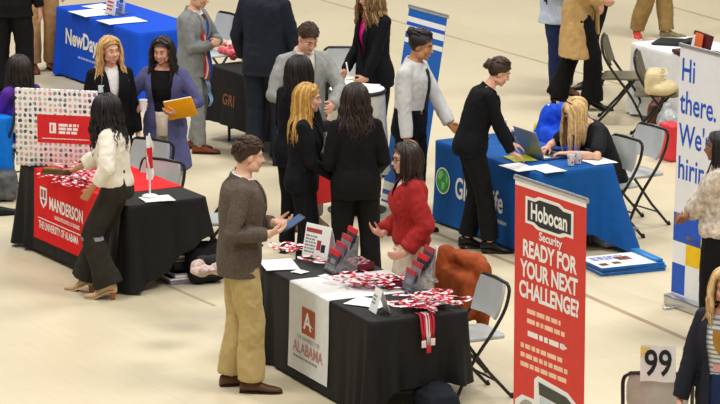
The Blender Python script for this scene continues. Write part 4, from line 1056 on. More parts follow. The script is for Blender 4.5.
tub(529, 150, 'small blue bowl left of the grey laptop', mat('blue_bowl', s2l('3c78c0'), rough=.3), r=.05, h=.06)
DOT = mat('dotted_cup', s2l('e9dcd8'), rough=.4, var=.35, scale=60)
for u, v, w in ((571, 166, 'left'), (578, 164, 'right')):
    p = at(u, v, HT); c = thing('cup', '%s of two white cups with red marks on blue table' % w, 'cup', (p.x, p.y, HT+.006)); mb = MB(); mb.loft([(V((0, 0, q)), V((1, 0, 0)), V((0, 1, 0)), r, r) for q, r in ((0, .024), (.09, .032), (.09, .029), (.01, .022))], 16); b = mb.build('body', DOT, c)
    for i in range(5):
        a = i*1.25; mb = MB(); mb.ell((.029*math.cos(a), .029*math.sin(a), .03+.035*(i % 2)), (.007, .007, .009), seg=8, rings=6); mb.build('red_mark', M_RED, c)
p = at(573, 158, HT); pe = thing('pen', 'dark pen upright between the two white cups', 'pen', (p.x, p.y, HT+.006)); mb = MB(); mb.tube([(0, 0, 0), (.004, .0, .16)], .0055, 8); mb.build('barrel', mat('pen_plum', s2l('4a3050'), rough=.4), pe); mb = MB(); mb.tube([(.004, 0, .16), (.0045, 0, .185)], .0065, 8); mb.build('pen_cap', M_BLK, pe)
# ------------------------------------------------------------------ royal blue table and others
def tcard(u, v, z, w, h, rz, label, m=M_WHITE, ac=M_RED):
    p = at(u, v, z); t = thing('sign_holder', label, 'sign', (p.x, p.y, z+.006), R_(rz)); mb = MB(); mb.box((0, 0, h/2), (.012, w, h), Matrix.Rotation(R_(8), 3, 'Y'), bev=.002); b = mb.build('panel', m, t)
    mb = MB(); mb.box((.0, 0, .004), (.09, w, .008)); mb.build('base', M_ACR, t)
    patch('print', [rect(-w*.3, h*.55, w*.3, h*.8)]+bars(-w*.35, h*.45, w*.7, h*.06, 3, h*.12), lambda x, y, lift=.003: V((-.008+(y-h/2)*.14-lift, -x, y)), ac, b)
    return t
tcard(112, 15, HT, .20, .30, 30, 'taller white sign standing on the royal blue table')
tcard(122, 14, HT, .13, .20, 30, 'shorter pale sign standing on the royal blue table', mat('pale_sign', s2l('c8d4ec'), rough=.5), M_BLUEP)
# sweets on the charcoal table
p = at(234, 60, HT); t = thing('sweet_bag', 'red and white bag of sweets on the charcoal table', 'bag', (p.x, p.y, HT+.006), R_(20))
mb = MB(); rnd = random.Random(3)
for i in range(26): mb.ell((rnd.gauss(0, .06), rnd.gauss(0, .10), .03+rnd.random()*.10), rnd.uniform(.025, .04), seg=8, rings=6)
co, F, nr = fuse(mb, .008, 2); co = wrinkle(co, nr, .006, (30, 30, 30), 2); skinmesh('bag', co, F, [mat('sweet_bag_red', s2l('d8606c'), rough=.35, var=.45, scale=28)], None, t)
mb = MB(); mb.sheet([[V((-.07+.14*i/4, .02*math.sin(i), .14)) for i in range(5)], [V((-.05+.1*i/4, .02+.02*math.sin(i), .18)) for i in range(5)]], thick=.004); mb.build('bag_top', M_WHITE, t)
# white table things
p = at(697, 53, HT); t = thing('display_case', 'dark red case holding an orange card on white table', 'case', (p.x, p.y, HT+.006), R_(20))
MAR = mat('maroon_case', s2l('4f1a1c'), rough=.45)
mb = MB(); mb.box((.0, -.10, .10), (.05, .34, .20), Matrix.Rotation(R_(14), 3, 'Y'), bev=.006); cs = mb.build('case_lid', MAR, t)
mb = MB(); mb.box((-.12, -.10, .02), (.22, .34, .035), bev=.006); mb.build('case_base', MAR, t)
mb = MB(); mb.box((-.032, .0, .11), (.006, .075, .12), Matrix.Rotation(R_(14), 3, 'Y')); mb.build('white_frame', M_WHITE, cs)
mb = MB(); mb.box((-.05, -.13, .11), (.012, .15, .19), Matrix.Rotation(R_(8), 3, 'Y'), bev=.003); mb.build('orange_card', mat('orange_card', s2l('ee7038'), rough=.5, var=.1), t)
p = at(712, 58, HT); mb = MB(); mb.ell((0, 0, .03), (.10, .07, .032), seg=20); mb.box((.06, 0, .01), (.1, .12, .012), bev=.004); o = mb.build('cap', M_BLK, None); place(o, (p.x, p.y, HT+.006), .6); tag(o, 'black cap beside the orange card on white table', 'cap')
# ------------------------------------------------------------------ round high table
p = at(357, 210); ht = thing('high_table', 'round high table with a white top behind the brunette', 'table', p)
ZT = 1.045
mb = MB(); mb.loft([(V((0, 0, z)), V((1, 0, 0)), V((0, 1, 0)), r, r) for z, r in ((ZT-.035, .235), (ZT-.03, .245), (ZT-.008, .245), (ZT, .238))], 40); mb.build('tabletop', mat('dark_edge', s2l('3a3430'), rough=.5), ht)
mb = MB(); mb.loft([(V((0, 0, z)), V((1, 0, 0)), V((0, 1, 0)), r, r) for z, r in ((ZT+.0005, .232), (ZT+.004, .230))], 40); mb.build('white_top', M_WHITE, ht)
mb = MB(); mb.loft([(V((0, 0, z)), V((1, 0, 0)), V((0, 1, 0)), r, r) for z, r in ((.03, .04), (ZT-.03, .035))], 16); mb.build('column', M_ALU, ht)
mb = MB(); mb.loft([(V((0, 0, z)), V((1, 0, 0)), V((0, 1, 0)), r, r) for z, r in ((0, .25), (.012, .25), (.03, .06))], 30); mb.build('base', M_BLK, ht)
n = 64; vs = []; fs = []
for j in range(9):
    for i in range(n):
        a = 2*math.pi*i/n; r = .236+.004*j*(1+.5*math.sin(a*13)); vs.append(V((r*math.cos(a), r*math.sin(a), ZT-.035-.085*j)))
for j in range(8):
    for i in range(n): fs.append([j*n+i, j*n+(i+1) % n, (j+1)*n+(i+1) % n, (j+1)*n+i])
mb = MB(); mb.add(vs, fs); mb.build('table_skirt', fab('cream_skirt', 'dcd6c4'), ht, auto=None)
sheet_paper(347, 84, .18, .24, 20, 'left paper sheet on the round high table', z=ZT+.0)
sheet_paper(364, 87, .22, .26, -15, 'right paper sheet on the round high table', z=ZT+.0)
p = at(349, 80, ZT); t = thing('pen_holder', 'thin white upright card on the round high table', 'card', (p.x, p.y, ZT+.006), R_(40)); mb = MB(); mb.box((0, 0, .005), (.06, .05, .010), bev=.002); mb.build('base', M_WHITE, t); mb = MB(); mb.tube([(0, 0, .01), (-.03, 0, .15)], .007, 8); mb.build('pen', M_WHITE, t)
# ------------------------------------------------------------------ cloth heaps: jackets and bags
def heap(name, label, cat, u, v, z, rz, parts, m, seed, amp=.012, vox=.012, sc=(12, 12, 9), group=None):
    p = at(u, v, z); mb = MB()
    for kind, a in parts:
        if kind == 'e': mb.ell(a[0], a[1], rot=(Matrix.Rotation(R_(a[2]), 3, 'Y') if len(a) > 2 else None))
        elif kind == 'c': mb.chain([V(q) for q in a[0]], a[1], 10)
        else: mb.box(a[0], a[1], bev=a[2] if len(a) > 2 else .02)
    co, F, nr = fuse(mb, vox, 3); co = wrinkle(co, nr, amp, sc, seed)
    o = skinmesh(name, co, F, [m]); place(o, (p.x, p.y, z), R_(rz)); return tag(o, label, cat, group)
RUSTJ = fab('rust_jacket', '9c4a22', var=.14)
j = heap('jacket', 'rust brown jacket hung over the chair behind front table', 'jacket', 444, 371, 0, 205,
     [('b', ((-.19, 0, .68), (.13, .40, .28), .05)), ('e', ((-.19, .10, .79), (.08, .11, .07))), ('e', ((-.19, -.11, .77), (.08, .11, .07))), ('b', ((-.12, 0, .56), (.18, .44, .34), .06)), ('c', ([(-.20, .20, .76), (-.21, .24, .56), (-.18, .23, .34)], [.062, .055, .042])), ('c', ([(-.12, -.22, .78), (-.02, -.24, .55), (.02, -.22, .40)], [.075, .065, .05])), ('e', ((-.17, 0, .80), (.07, .14, .05)))], RUSTJ, 3, .010, sc=(11, 11, 7))
mb = MB(); mb.chain([V((-.25, .10, .81)), V((-.27, 0, .76)), V((-.25, -.10, .80))], [.02, .025, .02], 8); mb.build('collar', RUSTJ, j)
bj = heap('jacket', 'bright blue jacket hung on a chair behind the blue table', 'jacket', 552, 207, 0, 212,
     [('b', ((-.17, 0, .68), (.15, .46, .30), .05)), ('e', ((-.16, 0, .80), (.09, .20, .085))), ('b', ((-.06, .02, .54), (.22, .44, .26), .06)), ('c', ([(-.14, .2, .78), (-.10, .27, .6), (-.02, .26, .45)], [.07, .06, .05])), ('c', ([(-.12, -.2, .78), (-.02, -.25, .55), (.06, -.22, .45)], [.07, .06, .05]))], fab('blue_jacket', '1a4fd2', var=.1), 5, .016)
mb = MB(); mb.chain([V((-.10, -.20, .83)), V((-.06, -.235, .66)), V((.02, -.20, .50))], [.022, .026, .022], 8); mb.build('white_lining', fab('white_lining', 'd8dde4'), bj)
yb = heap('backpack', 'small yellow and black backpack behind the blue table', 'bag', 542, 152, 0, 20, [('b', ((0, 0, .14), (.14, .18, .26), .05)), ('e', ((.0, 0, .24), (.07, .085, .05)))], mat('yellow_bag', s2l('d8d21a'), rough=.6, var=.1), 6, .006)
mb = MB(); mb.box((-.06, .05, .10), (.06, .09, .14), bev=.02); mb.build('front_pocket', M_BLKCL, yb)
cb = heap('tote_bag', 'cream tote bag slumped on the shaded olive chair', 'bag', 657, 141, 0, -8, [('b', ((-.04, .0, .56), (.16, .32, .22), .05)), ('e', ((.04, -.02, .51), (.15, .20, .07))), ('e', ((-.06, .0, .63), (.06, .15, .05)))], fab('cream_tote', 'd3c296', var=.08), 9, .007)
mb = MB(); mb.tube(smooth_pts([V(q) for q in [(-.02, .11, .655), (.06, .10, .66), (.08, -.06, .63), (.0, -.10, .645)]], 12), .009, 6); mb.build('handle', MATS['cream_tote'], cb)
heap('shopping_bag', 'bright red bag on floor between chair and white banner', 'bag', 671, 160, 0, 30, [('b', ((0, 0, .17), (.16, .22, .34), .03))], mat('red_bag', s2l('d8323c'), rough=.4, var=.08), 4, .006)
heap('sack', 'crumpled grey clear bag above the red bag', 'bag', 668, 146, 0, 30, [('e', ((0, 0, .18), (.11, .13, .16))), ('e', ((.02, .03, .34), (.06, .06, .07)))], mat('grey_film', s2l('a8adaf'), rough=.25, var=.35, scale=18), 4, .016)
heap('bag', 'brown and black bag on the floor under the shaded chair', 'bag', 657, 131, 0, 10, [('b', ((0, 0, .14), (.18, .16, .26), .05)), ('e', ((0, .02, .27), (.05, .05, .04)))], mat('brown_bag', s2l('5c3216'), rough=.5, var=.4), 4, .010)
# clutter under and beside the left table
heap('backpack', 'black backpack on the chair seat behind the brown blazer', 'bag', 216, 274, .45, 190, [('b', ((0, 0, .06), (.28, .26, .12), .04)), ('e', ((.02, .08, .10), (.09, .09, .06)))], M_BLKCL, 5, .008)
heap('scarf', 'pale pink scarf crumpled on the chair by brown blazer', 'scarf', 207, 275, .575, 215, [('e', ((0, -.02, .03), (.11, .09, .03))), ('e', ((.03, .05, .05), (.06, .05, .03))), ('e', ((-.05, .04, .05), (.05, .04, .04))), ('e', ((.02, -.08, .05), (.05, .04, .035)))], fab('pink_scarf', 'c4aea6', var=.3, scale=30), 5, .022, vox=.008)
heap('duffel_bag', 'black bag on the floor under chair behind brown blazer', 'bag', 203, 282, 0, 20, [('b', ((.02, 0, .16), (.30, .24, .30), .07))], M_BLKCL, 7, .014)
PUR = mat('lilac_box', s2l('8f86a0'), rough=.45, var=.25, scale=9)
for i, (u, v, z, h, w) in enumerate(((178, 279, 0, .05, .36), (182, 279, .052, .035, .32), (180, 278, .089, .09, .28), (183, 277, .181, .03, .30))):
    p = at(u, v); t = thing('storage_box', ('lilac grey box on floor beneath left table, bottom of stack', 'second lilac grey box up beneath left table end', 'dark taller box third up beneath left table end', 'thin pale box topping the stack beneath left table')[i], 'box', (p.x, p.y, z), R_(25), 'boxes stacked under the left table')
    mb = MB(); mb.box((0, 0, h/2), (w*.75, w, h), bev=.004); mb.build('body', (PUR, M_WHITE, M_BLK, PUR)[i], t); mb = MB(); mb.box((0, 0, h-.006), (w*.75+.01, w+.01, .012), bev=.003); mb.build('lid', (M_WHITE, PUR, PUR, M_WHITE)[i], t)
# under the front table
heap('backpack', 'dark backpack on the floor under the front table end', 'bag', 436, 418, 0, 25, [('b', ((0, 0, .11), (.26, .34, .20), .08)), ('e', ((.02, 0, .20), (.09, .11, .04)))], fab('ink_bag', '171a22'), 8, .010)
# under the right end of the blue table
p = at(610, 243); t = thing('plastic_crate', 'pale plastic crate on the floor under blue table end', 'crate', p, R_(28)); mb = MB(); mb.box((0, 0, .07), (.30, .34, .13), bev=.02); mb.build('body', mat('pale_crate', s2l('c6cdd2'), rough=.3, var=.12), t); mb = MB(); mb.box((0, 0, .135), (.32, .36, .02), bev=.008); mb.build('lid', mat('dark_lid', s2l('6c7a86'), rough=.4), t)
# stack of blue folders lying on the floor
for i, (dx, rz, lb) in enumerate(((0, 22, 'bottom blue edged board of the floor stack'), (.01, 20, 'middle blue edged board of the floor stack'), (-.01, 24, 'topmost board of floor stack, printed white face'))):
    p = at(622, 268); t = thing('foam_board', lb, 'board', p+V((dx, dx, .024*i)), R_(rz), 'boards stacked on the floor'); mb = MB(); mb.box((0, 0, .011), (.56, .42, .021), bev=.004); mb.build('body', mat('board_blue', s2l('1763b4'), rough=.45, var=.25, scale=5), t)
    mb = MB(); mb.box((-.03, 0, .0215), (.49, .40, .003)); fc = mb.build('face', M_PAPER, t)
    if i == 2:
        bm3 = lambda x, y, lift=.002: V((x, y, .023+lift))
        patch('photo_print', [rect(-.02, -.02, .10, .10), rect(-.24, -.14, -.17, -.06), rect(-.12, -.12, -.05, -.05)], bm3, mat('photo_brown', s2l('8a5a50'), rough=.5, var=.5, scale=14), fc); patch('text_print', bars(-.22, .14, .3, .02, 3, .04), bm3, M_BLUEP, fc)
        mb = MB(); mb.box((.24, .02, .034), (.07, .42, .022), bev=.004); mb.build('blue_folder', mat('folder_blue', s2l('1a7cc8'), rough=.4), t)
# bits at the left edge
heap('shoulder_bag', 'grey black bag on floor beneath bright blue cloth', 'bag', 5, 199, 0, 10, [('b', ((0, 0, .13), (.2, .3, .24), .04))], mat('grey_bag', s2l('5a5c5e'), rough=.6, var=.5, scale=16), 6, .012)
p = at(3, 215); mb = MB(); mb.loft([(V((-.12+.26*f, 0, hgt/2)), V((0, 1, 0)), V((0, 0, 1)), w, hgt/2) for f, w, hgt in ((0, .02, .05), (.1, .036, .07), (.4, .042, .075), (.75, .045, .05), (.95, .035, .04), (1, .015, .02))], 14, e=2.4); o = mb.build('shoe', M_BLK, None); place(o, p, R_(20)); tag(o, 'black shoe lying on the floor at left edge', 'shoe')
mb = MB(); mb.box((0, 0, .006), (.27, .085, .012), bev=.003); mb.build('sole', M_BLKCL, o)
# ------------------------------------------------------------------ the people
def Hfit(u, v, top):
    p = at(u, v); lo, hi = .8, 2.4
    for _ in range(40):
        m = (lo+hi)/2
        if pix(V((p.x, p.y, m)))[1] > top: lo = m
        else: hi = m
    return lo
C = dict(navy='1b202b', ink='15161b', black='171619', char='232427')
SUITNAVY = fab('suit_navy', '1d222e', var=.14); SUITINK = fab('suit_ink', '111217', var=.15, spec=.16); SUITBLACK = fab('suit_black', '141315', var=.15, spec=.16); SUITGREY = fab('suit_light_grey', '9a9c99', var=.12, bump=.4, bscale=90)
TWEED = fab('brown_tweed', '5c5147', var=.24, scale=60, bump=.5, bscale=110); SHIRTW = fab('shirt_white', 'e6e6e4', var=.04); KHAKI = fab('khaki', 'bda671', var=.08); MIDGREY = fab('suit_mid_grey', '868888', var=.12)
SHBR = mat('shoe_brown', s2l('5b3d27'), rough=.4, var=.12); SHBK = mat('shoe_black', s2l('161516'), rough=.3); SOLE = mat('shoe_sole', s2l('2a211b'), rough=.6); SHOX = mat('shoe_oxblood', s2l('7a3c22'), rough=.35)
BEIGE = mat('boot_beige', s2l('cdb088'), rough=.55, var=.08); HEELW = mat('boot_heel_wood', s2l('9a6434'), rough=.4)
def P(label, u, v, phi, H, group=None, **s):
    s['H'] = H; p = at(u, v); return person('person', label, (p.x, p.y), phi, s, group)
def wp(r, p): return r.root.matrix_basis @ V(p)           # a point of the figure in the hall
def held(r, o, nm, off=(0, 0, 0), rx=(0, 0, 0)):
    c, u, v, n = r.hand[nm]; q = wp(r, c+V(off)); o.location = q; o.rotation_euler = (R_(rx[0]), R_(rx[1]), r.root.rotation_euler.z+R_(rx[2])); return o
# --- man in brown blazer by the front table
m = P('young man in brown tweed blazer and khaki trousers holding a tablet', 241, 389, 8, Hfit(243, 389, 130)*.985, sex='m', lean=4, head=(6, 6, 0), hair=('short', 'brown'), skin='fair',
      armR=(.17, -.21, 1.11), armL=(.24, .06, 1.13), elbR=(-.9, -.35, -.8), elbL=(-.5, .6, -.8), hnR=(.1, .3, 1), hdR=(1, .25, .25), hnL=(.1, -.4, .9), hdL=(.8, -.6, .1), curlR=.6, curlL=.6, feet=((-.06, .10, 6, 0), (.06, -.10, -14, 0)), girth=1.06)
shirt_under(m, [SHIRTW]); collar(m, SHIRTW, rad=.058, t=.485, h=.02, open_=20, thick=.006)
blazer(m, TWEED, tb=.12, hem_t=-.175, amp=.008, off=.030, seed=4); hair(m, 'short', 'brown', vol=1.5, n=150, seed=3)
trousers(m, [KHAKI], knee=.090, hem=.086, thigh=.105, amp=.014, seed=5); shoes(m, [SHBR], [SOLE])
mb = MB(); mb.box((0, 0, 0), (.19, .14, .008), bev=.003); tb = thing('tablet', 'dark tablet with a blue screen held by man in tweed blazer', 'tablet'); mb.build('case', M_BLK, tb); mb = MB(); mb.box((0, 0, .005), (.165, .12, .002)); mb.build('screen', mat('tablet_screen', s2l('48658c'), rough=.15), tb)
held(m, tb, 'R', (.10, .04, .02), (0, -32, 10))
# --- woman in white blouse
w = P('woman in white blouse and wide dark jeans with black wavy hair', 117, 297, 163, Hfit(117, 297, 90)*.985, sex='f', lean=5, head=(-14, 8, 0), hair=('long', 'black'), skin='tan', heel=.065,
      armL=(.12, .27, .97), elbL=(-.7, .6, -.2), armR=(.40, -.06, 1.06), elbR=(-.4, -.7, -.5), hnR=(.2, .3, -1), hdR=(1, .2, .0), curlR=.7, hnL=(.2, -1, .1), feet=((.04, .09, 6, 0), (.28, -.09, -4, 0)))
BLOUSE = fab('cream_blouse', 'ece4d4', var=.05)
top(w, 'blouse', [BLOUSE], off=.028, hem_t=-.03, hem=(.02, .125, .165), amp=.014, o1=.024, o2=.026, cuff=.0, slv=.80, seed=8, sc=(10, 10, 6)); hair(w, 'long', 'black', L=.42, wave=.018, vol=1.2, n=120, front=36, seed=4)
def jc(c): return np.where((np.abs(c[:, 2]-.48) < .014) & (np.abs(c[:, 1]-.13) < .045), 1, 0)
trousers(w, [fab('dark_olive_denim', '2b2822', var=.18), mat('knee_rip', s2l('8a8f98'), rough=.8)], name='jeans', knee=.088, hem=.125, thigh=.098, amp=.012, top_t=.12, seed=6, len_=.035, color=jc); shoes(w, [BEIGE], [BEIGE], 'ankleboot', HEELW)
cl = thing('clutch', 'brown and gold clutch held out by the woman in white blouse', 'bag'); mb = MB(); mb.box((0, 0, 0), (.24, .10, .045), bev=.015); mb.build('body', mat('clutch_brown', s2l('5a3c28'), rough=.45, var=.3), cl); mb = MB(); mb.box((.05, 0, .018), (.10, .09, .025), bev=.008); mb.build('gold_flap', mat('clutch_gold', s2l('a08630'), rough=.35, metal=.3), cl)
held(w, cl, 'R', (.07, .0, -.0), (10, 5, -20))
# --- blonde woman smiling behind the board
w = P('smiling blonde woman in black jacket and white top with name badge', 112, 232, -72, Hfit(112, 232, 35), sex='f', lean=2, head=(12, 2, 3), hair=('long', 'blonde'), skin='fair', heel=.02, smile=1)
shirt_under(w, [SHIRTW]); blazer(w, SUITINK, tb=.02, hem_t=-.14, amp=.006, w1=.06, seed=3); hair(w, 'long', 'blonde', L=.36, wave=.014, vol=.95, n=110, front=66, seed=9); trousers(w, [SUITBLACK]); shoes(w, [SHBK], [SOLE], 'heel')
q = on_front(w, -.10, .31, .004); mb = MB(); c, M = w.sp(.31); mb.box(q, (.006, .07, .06), M, bev=.002); mb.build('name_badge', mat('badge_blue', s2l('cfe4ee'), rough=.4), w.root)
# --- woman with yellow folder
w = P('woman in lilac blue cardigan holding a yellow folder', 166, 226, -98, Hfit(166, 226, 33), sex='f', lean=2, head=(-10, 10, 0), hair=('long', 'blackbrown'), skin='light', smile=1,
      armR=(.24, -.20, 1.09), armL=(.22, .15, 1.07), elbR=(-.5, -.8, -.4), elbL=(-.4, .9, -.5), hnR=(.1, .9, .4), hdR=(.5, .5, .6), hnL=(-.2, -.5, .8), hdL=(.4, -.9, .1), curlR=.8, curlL=.6)
top(w, 'top', [SUITBLACK], off=.010, hem_t=-.05, neck_t=.45, slv=.3, o1=.006, amp=.002, seed=4)
trousers(w, [fab('cream_trousers', 'ddd3c0', var=.05)], amp=.005, hem=.062, knee=.066, thigh=.088)
CARD = fab('lilac_blue_cardigan', '585a86', var=.12)
fw = lambda z: .055+.055*np.clip(z/.45, 0, 1)
top(w, 'cardigan', [CARD], off=.026, hem_t=-.44, hem=(-.05, .185, .24), amp=.010, seed=5, o1=.018, o2=.020, cut=lambda x, y, z: (x > .02) & (x < .23) & (np.abs(y) < fw(z)) & (z < .52))
hair(w, 'long', 'blackbrown', L=.36, wave=.014, vol=1.0, n=110, front=68, seed=5); shoes(w, [SHBK], [SOLE], 'dress')
fo = thing('folder', 'bright yellow folder held against the lilac blue cardigan', 'folder'); mb = MB(); mb.box((0, 0, 0), (.018, .25, .17), bev=.004); mb.build('cover', mat('folder_yellow', s2l('f2a80c'), rough=.5, var=.06), fo); mb = MB(); mb.box((0, 0, .004), (.010, .24, .17)); mb.build('papers', M_PAPER, fo)
held(w, fo, 'L', (.02, .10, .03), (14, 18, -4))
cu = thing('cup', 'small white cup raised by the woman with yellow folder', 'cup'); mb = MB(); mb.loft([(V((0, 0, z)), V((1, 0, 0)), V((0, 1, 0)), r, r) for z, r in ((-.04, .026), (.045, .034), (.045, .031), (-.03, .024))], 16); mb.build('body', M_WHITE, cu); mb = MB(); mb.ring([(.034*math.cos(a), .034*math.sin(a), .045) for a in [i*.45 for i in range(14)]], .003, 6); mb.build('rim', M_WHITE, cu)
held(w, cu, 'R', (.02, .01, .02))
# --- man in mid grey suit
m = P('man in mid grey suit with a red striped sash over his arm', 194, 151, -25, Hfit(194, 151, -20), sex='m', lean=3, head=(0, 15, 0), hair=('short', 'dark'), armR=(.22, .02, 1.10), armL=(.26, .05, 1.14), elbR=(-.4, -.8, -.3), elbL=(-.4, .8, -.3), hdR=(.3, .9, .2), hdL=(.3, -.9, .1), feet=((-.05, .10, 0, 0), (.10, -.08, 20, 0)))
shirt_under(m, [SHIRTW]); sb = m.topbvh; tie(m, fab('tie_plum', '5b2c34'), bvh=sb); blazer(m, MIDGREY, tb=.14, amp=.010, seed=8, hem_t=-.19); trousers(m, [MIDGREY], amp=.010); shoes(m, [SHOX], [SOLE]); hair(m, 'short', 'dark')
fa = thing('striped_sash', 'red, white and blue sash hanging beside the mid grey suit', 'sash', at(207, 152), R_(-30))
STR = []
def strip(y0, y1, z0, z1, m_, nm):
    mb = MB(); mb.sheet([[V((.012*math.sin(j*.7)+.010*math.sin(i*1.6), y0+(y1-y0)*i/3+.03*math.sin(j*.35), z0+(z1-z0)*j/14)) for i in range(4)] for j in range(15)], thick=.006); mb.build(nm, m_, fa)
strip(-.06, -.03, .70, 1.16, M_RED, 'red_stripe'); strip(-.03, -.005, .68, 1.17, M_WHITE, 'white_stripe'); strip(-.005, .02, .64, 1.18, mat('sash_rust', s2l('a8503c'), rough=.6), 'rust_stripe'); strip(.02, .075, .66, 1.20, M_BLUEP, 'blue_stripe'); strip(.02, .085, .42, .66, mat('sash_sky', s2l('8fb4dc'), rough=.6, var=.3, scale=12), 'pale_stripe')
# --- black suited man, top left
m = P('man in black suit at the top left corner, seen from behind', 13, 97, 85, 1.82, sex='m', hair=('short', 'dark'), armL=(.02, .27, .82), armR=(.02, -.27, .82), feet=((0, .13, 10, 0), (0, -.13, -10, 0)))
blazer(m, SUITBLACK, closed=True, lap=False, amp=.010, hem_t=-.20); trousers(m, [SUITBLACK], amp=.012, knee=.09, hem=.085, thigh=.105); shoes(m, [SHBK], [SOLE]); hair(m, 'short', 'dark')
# --- tan trousers
TAN = fab('tan_trousers', 'b1885a', var=.12)
m = P('person in tan trousers and red brown shoes at the top left', 41, 70, -70, 1.75, sex='m', hair=('short', 'brown'), feet=((.0, .11, 8, 0), (.05, -.09, -6, 0)))
top(m, 'jacket', [SUITBLACK], off=.024, hem_t=-.12, amp=.008); trousers(m, [TAN], amp=.012, knee=.08, hem=.08); shoes(m, [SHOX], [SOLE]); hair(m, 'short', 'brown')
# --- seated woman in purple
w = P('seated woman with long dark hair and purple top, back turned', 24, 191, 130, 1.62, sex='f', seat=.50, lean=4, hair=('long', 'blackbrown'), feet=((.40, .10, 0, 0), (.40, -.10, 0, 0)), armL=(.38, .10, .66), armR=(.38, -.10, .66))
top(w, 'blouse', [fab('purple_top', '5a2f9a', var=.08)], off=.016, hem_t=-.08, amp=.007); trousers(w, [SUITBLACK]); shoes(w, [SHBK], [SOLE]); hair(w, 'long', 'blackbrown', L=.42, wave=.008, vol=1.3, n=120, front=50)
# --- navy suit from behind
m = P('tall man in navy suit with his back turned, behind charcoal table', 266, 165, 68, 1.84, sex='m', lean=2, hair=('short', 'dark'), armL=(.14, .27, .90), armR=(.10, -.27, .84), feet=((.0, .12, 10, 0), (.06, -.11, -10, 0)))
collar(m, SHIRTW, rad=.060, t=.485, h=.02, open_=20) if False else None
blazer(m, SUITNAVY, closed=True, lap=False, amp=.011, hem_t=-.19, seed=2); trousers(m, [SUITNAVY], amp=.012, knee=.082, hem=.08, thigh=.10); shoes(m, [SHBK], [SOLE]); hair(m, 'short', 'dark')
# --- light grey blazer man
m = P('man in light grey blazer looking down at the high table', 303, 226, -68, Hfit(303, 226, 12)*.985, sex='m', lean=6, head=(6, 30, 0), hair=('short', 'brown'), skin='rosy', armR=(.26, -.14, 1.02), armL=(.34, .12, 1.05), elbR=(-.5, -.8, -.2), elbL=(-.4, .9, -.2), hdR=(.8, .5, 0), hdL=(.8, -.4, 0), feet=((0, .10, 8, 0), (0, -.10, -8, 0)))
shirt_under(m, [fab('shirt_cream', 'd6d2c4', var=.04)]); collar(m, MATS['shirt_cream'], rad=.058, t=.485, h=.02, open_=18, thick=.006); blazer(m, SUITGREY, tb=.10, w1=.07, amp=.010, seed=6, off=.028); trousers(m, [fab('taupe_trousers', '6f6658', var=.12)], amp=.010); shoes(m, [SHBR], [SOLE]); hair(m, 'short', 'brown', vol=.9, n=130, seed=6)
# --- small woman with black hair
w = P('woman with black hair and dark suit facing the light grey blazer', 296, 254, 48, Hfit(296, 254, 53), sex='f', lean=3, head=(-4, 6, 0), hair=('long', 'black'), skin='tan', armR=(.30, -.10, 1.10), armL=(.28, .12, 1.08))
blazer(w, SUITINK, closed=True, lap=False, amp=.008, seed=9); hair(w, 'long', 'black', L=.32, wave=.006, vol=1.15, n=110, front=55, seed=7); trousers(w, [SUITINK]); shoes(w, [SHBK], [SOLE], 'heel')
# --- blonde woman, navy suit
w = P('woman with long golden hair in navy suit, in profile', 303, 296, 4, Hfit(303, 296, 80)*.97, sex='f', lean=3, head=(-6, 4, 0), heel=.05, hair=('long', 'gold'), skin='rosy', armR=(.26, -.16, 1.02), armL=(.30, .08, 1.06), elbR=(-.8, -.5, -.2), hdR=(.8, .4, .3), feet=((0, .09, 6, 0), (.05, -.09, -6, 0)))
blazer(w, SUITINK, tb=.14, amp=.008, hem_t=-.13, seed=5, hem=(.14, .20)); hair(w, 'long', 'gold', L=.44, wave=.004, vol=1.0, n=130, front=74, seed=8, rad=.0115); trousers(w, [SUITINK], knee=.075, hem=.075); shoes(w, [SHBK], [SOLE], 'heel')
fo = thing('folder', 'red folder held between the two dark suited women', 'folder'); mb = MB(); mb.box((0, 0, 0), (.02, .20, .28), bev=.004); mb.build('cover', M_RED, fo); mb = MB(); mb.box((0, .003, .004), (.010, .195, .275)); mb.build('papers', M_PAPER, fo); p = at(326, 282); fo.location = p+V((0, 0, .77)); fo.rotation_euler = (R_(4), 0, R_(-62))
pb = heap('handbag', 'black and silver patterned handbag by the high table', 'bag', 324, 262, 1.12, 20, [('b', ((0, 0, .0), (.16, .12, .17), .04)), ('e', ((0, 0, .08), (.06, .04, .04)))], mat('silver_black_pattern', s2l('6c6c70'), rough=.35, var=.9, scale=34), 3, .005, vox=.008)
held(w, pb, 'L', (.10, -.05, .06))
mb = MB(); mb.tube(smooth_pts([V(q) for q in [(0, .05, .08), (0, .05, .17), (0, -.05, .17), (0, -.05, .08)]], 12), .006, 6); mb.build('handle', M_BLK, pb)
# --- brunette woman, black suit, back turned
w = P('brunette woman in black suit with her back to the camera', 356, 303, 96, Hfit(356, 303, 81)*.975, sex='f', lean=2, head=(6, 4, 0), heel=.05, hair=('long', 'dark'), armR=(.20, -.19, 1.04), armL=(.20, .19, 1.04), elbR=(-.9, -.25, -.3), elbL=(-.9, .25, -.3), hdR=(.6, .7, .1), hdL=(.6, -.7, .1), feet=((0, .12, 8, 0), (0, -.12, -8, 0)), shoulder=1.06, girth=1.05)
blazer(w, SUITBLACK, closed=True, lap=False, amp=.008, hem_t=-.17, hem=(.14, .20), seed=6, off=.026); hair(w, 'long', 'dark', L=.42, wave=.022, vol=1.1, n=150, front=50, seed=12); trousers(w, [SUITBLACK], knee=.082, hem=.085, thigh=.10); shoes(w, [SHBK], [SOLE], 'heel')
mb = MB(); g = [[on_front(w, .002*(i-1), t, .003, -1) for i in (0, 1, 2)] for t in [.40-.045*j for j in range(12)]]; mb.sheet(g, thick=.003); mb.build('back_seam', M_BLKCL, w.root)
